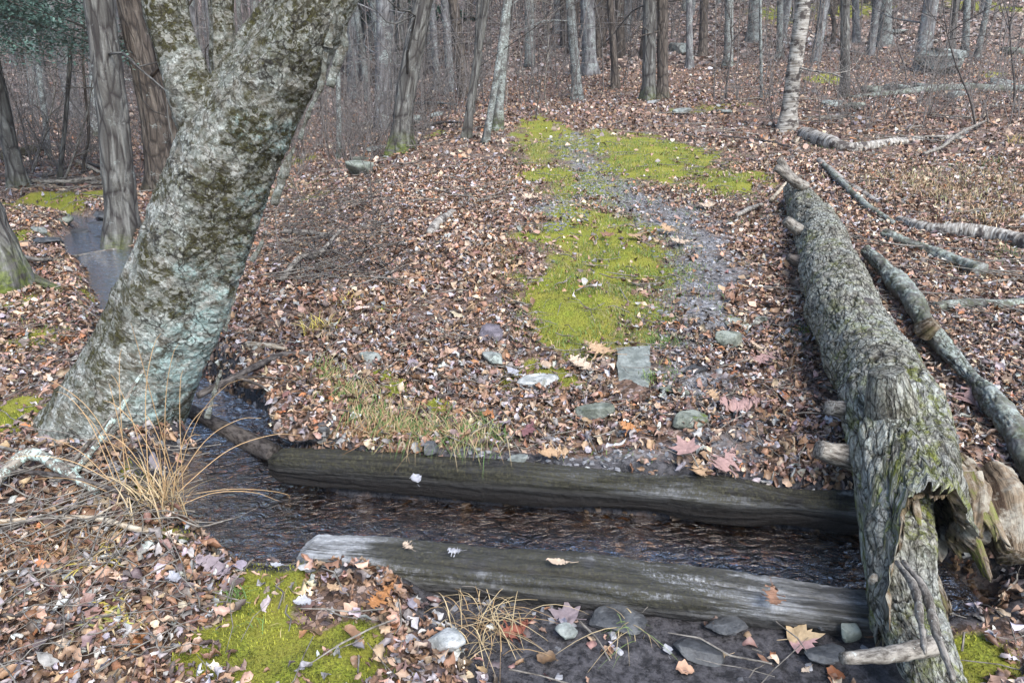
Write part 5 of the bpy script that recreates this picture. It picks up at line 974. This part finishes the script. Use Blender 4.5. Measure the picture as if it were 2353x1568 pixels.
# ---------------------------------------------------------------- grass tufts, stalks
def tuft(px, py, n, h, spread, cc, label, name="grass_tuft", cat="grass tuft", lean=.8, wd=.004, hang=False, lift=0.):
    p, t = PT(px, py); r_ = np.random.default_rng(int(px * 7 + py)); q = MB(); loc = (p[0], p[1], float(H(p[0], p[1])))
    for k in range(n):
        a = r_.uniform(0, 6.28); b = np.array([p[0] + r_.normal() * spread * .35, p[1] + r_.normal() * spread * .35, 0]); b[2] = float(H(b[0], b[1])) + lift
        hh = h * r_.uniform(.5, 1.1); d = np.array([math.cos(a), math.sin(a)]) * lean * r_.uniform(.2, 1.2) * hh
        if hang: d = np.array([r_.normal() * .3 * hh, -hh * r_.uniform(.4, 1.1)])
        s = np.linspace(0, 1, 7); X_ = b[0] + d[0] * s**1.3; Y_ = b[1] + d[1] * s**1.1; Z_ = b[2] + hh * ((s - .75 * lean * s * s) if not hang else (.35 * s - 1.0 * s * s))
        if hang: Z_ = b[2] + hh * (.45 * s - .6 * s * s); Z_ = np.maximum(Z_, H(X_, Y_) + .012)
        ww = wd * r_.uniform(.6, 1.3) * (1 - s**2 * .95); pr = np.array([-math.sin(a), math.cos(a), 0]); C_ = np.stack([X_, Y_, Z_], -1)
        V = np.stack([C_ - pr * ww[:, None] / 2, C_ + pr * ww[:, None] / 2], 1).reshape(-1, 3); q.add(V, quads(7, 2, False), np.array(cc[r_.integers(len(cc))]) * r_.uniform(.7, 1.25))
    return thing(name, q, M['grass'], loc, label, cat)
G1, G2, T1, T2, Y1 = (.1, .18, .05), (.16, .22, .07), (.45, .35, .2), (.33, .22, .11), (.52, .42, .1)
tuft(735, 762, 60, .2, .12, [Y1, Y1, T1], "golden yellow grass tuft on the bank right of the birch", wd=.007)
tuft(800, 700, 40, .16, .14, [Y1, T1], "yellow grass tuft higher up behind the golden one", wd=.006)
tuft(878, 722, 14, .13, .03, [Y1, (.4, .45, .1)], "small yellow green shoot in the leaves above the bank", wd=.009)
for k_, (px, py, lb) in enumerate([(735, 860, "drooping olive grass tuft at the brink above the tipped slab"), (800, 905, "drooping green grass tuft in the middle of the cut bank"), (865, 950, "matted tan grass hanging down the bank"), (930, 985, "long hanging grass above the far timber"), (1000, 985, "bright green grass tuft right of the hanging grass"), (1085, 1000, "wispy tan grass above the pebbles")]):
    tuft(px, py, 260, .24, .22, [G1, G2, T1, T2, (.3, .3, .12)] if k_ != 2 else [T1, T2, G1], lb, hang=True, lift=.035, wd=.0045)
tuft(1520, 790, 90, .13, .16, [G1, G2, (.15, .25, .06)], "fresh green grass growing right of the rectangular slab"); tuft(1500, 870, 60, .11, .1, [G1, G2], "low green grass along the slab's right edge")
tuft(1850, 775, 60, .09, .12, [G1, G2], "flattened green grass against the massive log"); tuft(1190, 730, 40, .1, .1, [G1, G2, T1], "short green tuft at the left edge of the moss strip"); tuft(2300, 590, 40, .22, .15, [G2, G1, T1], "spiky green tuft on the right slope"); tuft(1180, 600, 70, .08, .13, [G1, G2], "loose green grass left of the moss strip")
tuft(2280, 380, 60, .3, .3, [G2, T1, G1], "tall green tan grass near the right edge"); tuft(2330, 330, 40, .35, .2, [G2, Y1], "upright grass at the right edge behind the tall clump"); tuft(1150, 1010, 60, .09, .14, [G1, G2], "small green tuft above the maroon leaf"); tuft(545, 1375, 40, .07, .05, [G1, G2], "tiny green tuft beside the folded mauve leaf"); tuft(685, 1240, 24, .12, .06, [G2, (.2, .3, .06)], "small green sprig at the left end of the near timber")
tuft(1120, 1430, 90, .2, .18, [T1, T1, T2], "flattened dry straw beside the reddish leaf", lean=1.5, wd=.003); tuft(1440, 1440, 30, .18, .1, [T1, G2], "straw strands lying over the wet slab", lean=1.5, wd=.003)
tuft(270, 1430, 60, .1, .12, [Y1, T1, (.4, .4, .12)], "yellowing bamboo like leaves in the lower left litter", name="yellowing_plant", cat="plant", wd=.011, lean=.9); tuft(230, 1290, 60, .12, .12, [T1, (.5, .4, .25), Y1], "withered broad bladed grass across the long tan stick", name="yellowing_plant", cat="plant", wd=.009, lean=1.)
# tall dry stalks in front of the birch
def stalks(base, tips, label, w_=.003):
    b0 = P(*base); q = MB(); r_ = np.random.default_rng(int(base[0]))
    for (tx, ty, dy) in tips:
        b = b0 + np.array([r_.normal() * .03, r_.normal() * .03, 0]); b[2] = float(H(b[0], b[1])); e = Wp(tx, ty, b0[1] + dy); m_ = b * .45 + e * .55 + np.array([(b[0] - e[0]) * .15, 0, .06]); m2 = b * .15 + e * .85 + np.array([(b[0] - e[0]) * .08, 0, .05])
        addtube(q, [b, m_, m2, e], [w_ * .6, w_ * .5, w_ * .4, w_ * .2], 5, 20, np.array([.5, .33, .17]) * r_.uniform(.7, 1.3), cap=False)
    return thing("dry_stalks", q, M['grass'], tuple(b0), label, "dry stalks")
stalks((375, 1165), [(255, 860, 0), (370, 765, .0), (300, 740, -.1), (240, 920, .1), (410, 790, .1), (230, 1000, 0), (600, 960, .3), (690, 1000, .4), (560, 870, .2), (640, 1150, .1), (420, 850, .2), (200, 1010, -.1), (460, 1000, 0), (330, 950, .1), (700, 1150, .35), (350, 1010, 0), (500, 930, .1), (390, 980, -.1)], "tall tan grass stalks fanning up in front of the leaning birch")
stalks((300, 1130), [(60, 1010, 0), (10, 1060, 0), (130, 900, .1), (180, 950, 0), (90, 870, .2), (40, 1120, -.1), (250, 880, 0), (280, 800, .1)], "thin tan grass stalks arching left over the lichened sticks", .003)
tuft(370, 1170, 120, .3, .16, [T1, T1, (.55, .42, .25), T2], "dense tan grass clump at the foot of the tall stalks", lean=.7, wd=.005)
# ---------------------------------------------------------------- evergreens
def conifer(loc, h, rr, seed, label, zlo, n, col=((.05, .1, .08), (.13, .21, .17)), leafsz=.05, dirx=None, per=420):
    rt = root("evergreen_tree", loc, label, "tree"); r_ = np.random.default_rng(seed); q = MB(); L0 = np.array(loc)
    addtube(q, [L0 - [0, 0, .2], L0 + [0, 0, h * .3], L0 + [.1, 0, h * .7], L0 + [.1, 0, h]], [rr, rr * .8, rr * .5, .02], 18, 40); part("trunk", q, M['bark_brown'], rt, loc); c = MB(); bq = MB()
    for k in range(n):
        z = zlo + (h - zlo) * r_.uniform()**(1.2 if dirx is None else 2.6); a = r_.uniform(0, 6.28) if dirx is None else dirx + r_.normal() * .6; ln = (1 - z / h) * 3.6 + .5
        d = np.array([math.cos(a), math.sin(a), -.05]); p0 = L0 + [0, 0, z]; pts = [p0, p0 + d * ln * .5 + [0, 0, .05], p0 + d * ln + [0, 0, -.25 * ln * .5]]; addtube(bq, pts, [.03, .018, .005], 5, 10, cap=False)
        m = int(per * ln); s = r_.uniform(.12, 1, m); side = r_.normal(size=m) * .32 * ln * (1.15 - s) ; pp = p0 + d * (s * ln)[:, None] + np.outer(side, [-d[1], d[0], 0]); pp[:, 2] += -.12 * s * s * ln - np.abs(side) * .3 + r_.normal(size=m) * .05
        v = r_.uniform(size=(m, 1)); cc = np.array(col[0]) * (1 - v) + np.array(col[1]) * v; sz = leafsz * r_.uniform(.6, 1.5, m)
        scatter(c, [(np.array([(-.12, -.5, 0), (.12, -.5, .05), (-.1, .5, 0), (.1, .5, .06)], float), np.array([[0, 1, 3, 2]])), (np.array([(-.3, -.3, 0), (.1, -.5, .05), (-.1, .5, 0), (.3, .3, .06)], float), np.array([[0, 1, 3, 2]]))], pp, np.tile([0, 0, 1.], (m, 1)), sz, cc, r_, .4)
    part("crown", c, M['grass'], rt, loc); part("bough", bq, M['stick_dark'], rt, loc)
def gl(x, y): return (x, y, float(H(x, y)))
conifer(gl(-8.3, 9.5), 9, .16, 5, "dark green hemlock whose boughs fill the top left corner", 2.3, 36, leafsz=.04, dirx=-.1, per=520)
conifer(gl(-4.6, 34), 12, .2, 6, "soft green pine showing faintly behind the slim cluster", 3.2, 40, ((.03, .07, .05), (.07, .13, .09)), .16, per=260)
conifer(gl(-8.5, 38), 12, .2, 8, "soft green pine faint in the woods left of the leaning trunk", 4., 36, ((.03, .07, .05), (.07, .13, .09)), .16, per=240)

# ---------------------------------------------------------------- haze
hm = bpy.data.materials.new("woodland haze"); hm.use_nodes = True; t = hm.node_tree; t.nodes.clear(); o_ = t.nodes.new("ShaderNodeOutputMaterial"); v_ = t.nodes.new("ShaderNodeVolumePrincipled")
v_.inputs["Color"].default_value = (.84, .9, 1, 1); v_.inputs["Density"].default_value = .0009; v_.inputs["Anisotropy"].default_value = .2; t.links.new(v_.outputs[0], o_.inputs["Volume"])
xs_, ys_, zs_ = (-100, 100), (-20, 145), (float(Z.min()) - 1, float(Z.max()) + 22)
q = MB(); q.add(np.array([(x_, y_, z_) for z_ in zs_ for x_, y_ in ((xs_[0], ys_[0]), (xs_[1], ys_[0]), (xs_[1], ys_[1]), (xs_[0], ys_[1]))]), np.array([(3, 2, 1, 0), (4, 5, 6, 7), (0, 1, 5, 4), (1, 2, 6, 5), (2, 3, 7, 6), (3, 0, 4, 7)]))
tag(link("haze", mesh("haze", q, hm, False)), "thin bluish haze hanging between the far trees", "haze", kind="stuff")
S.cycles.volume_bounces = 1
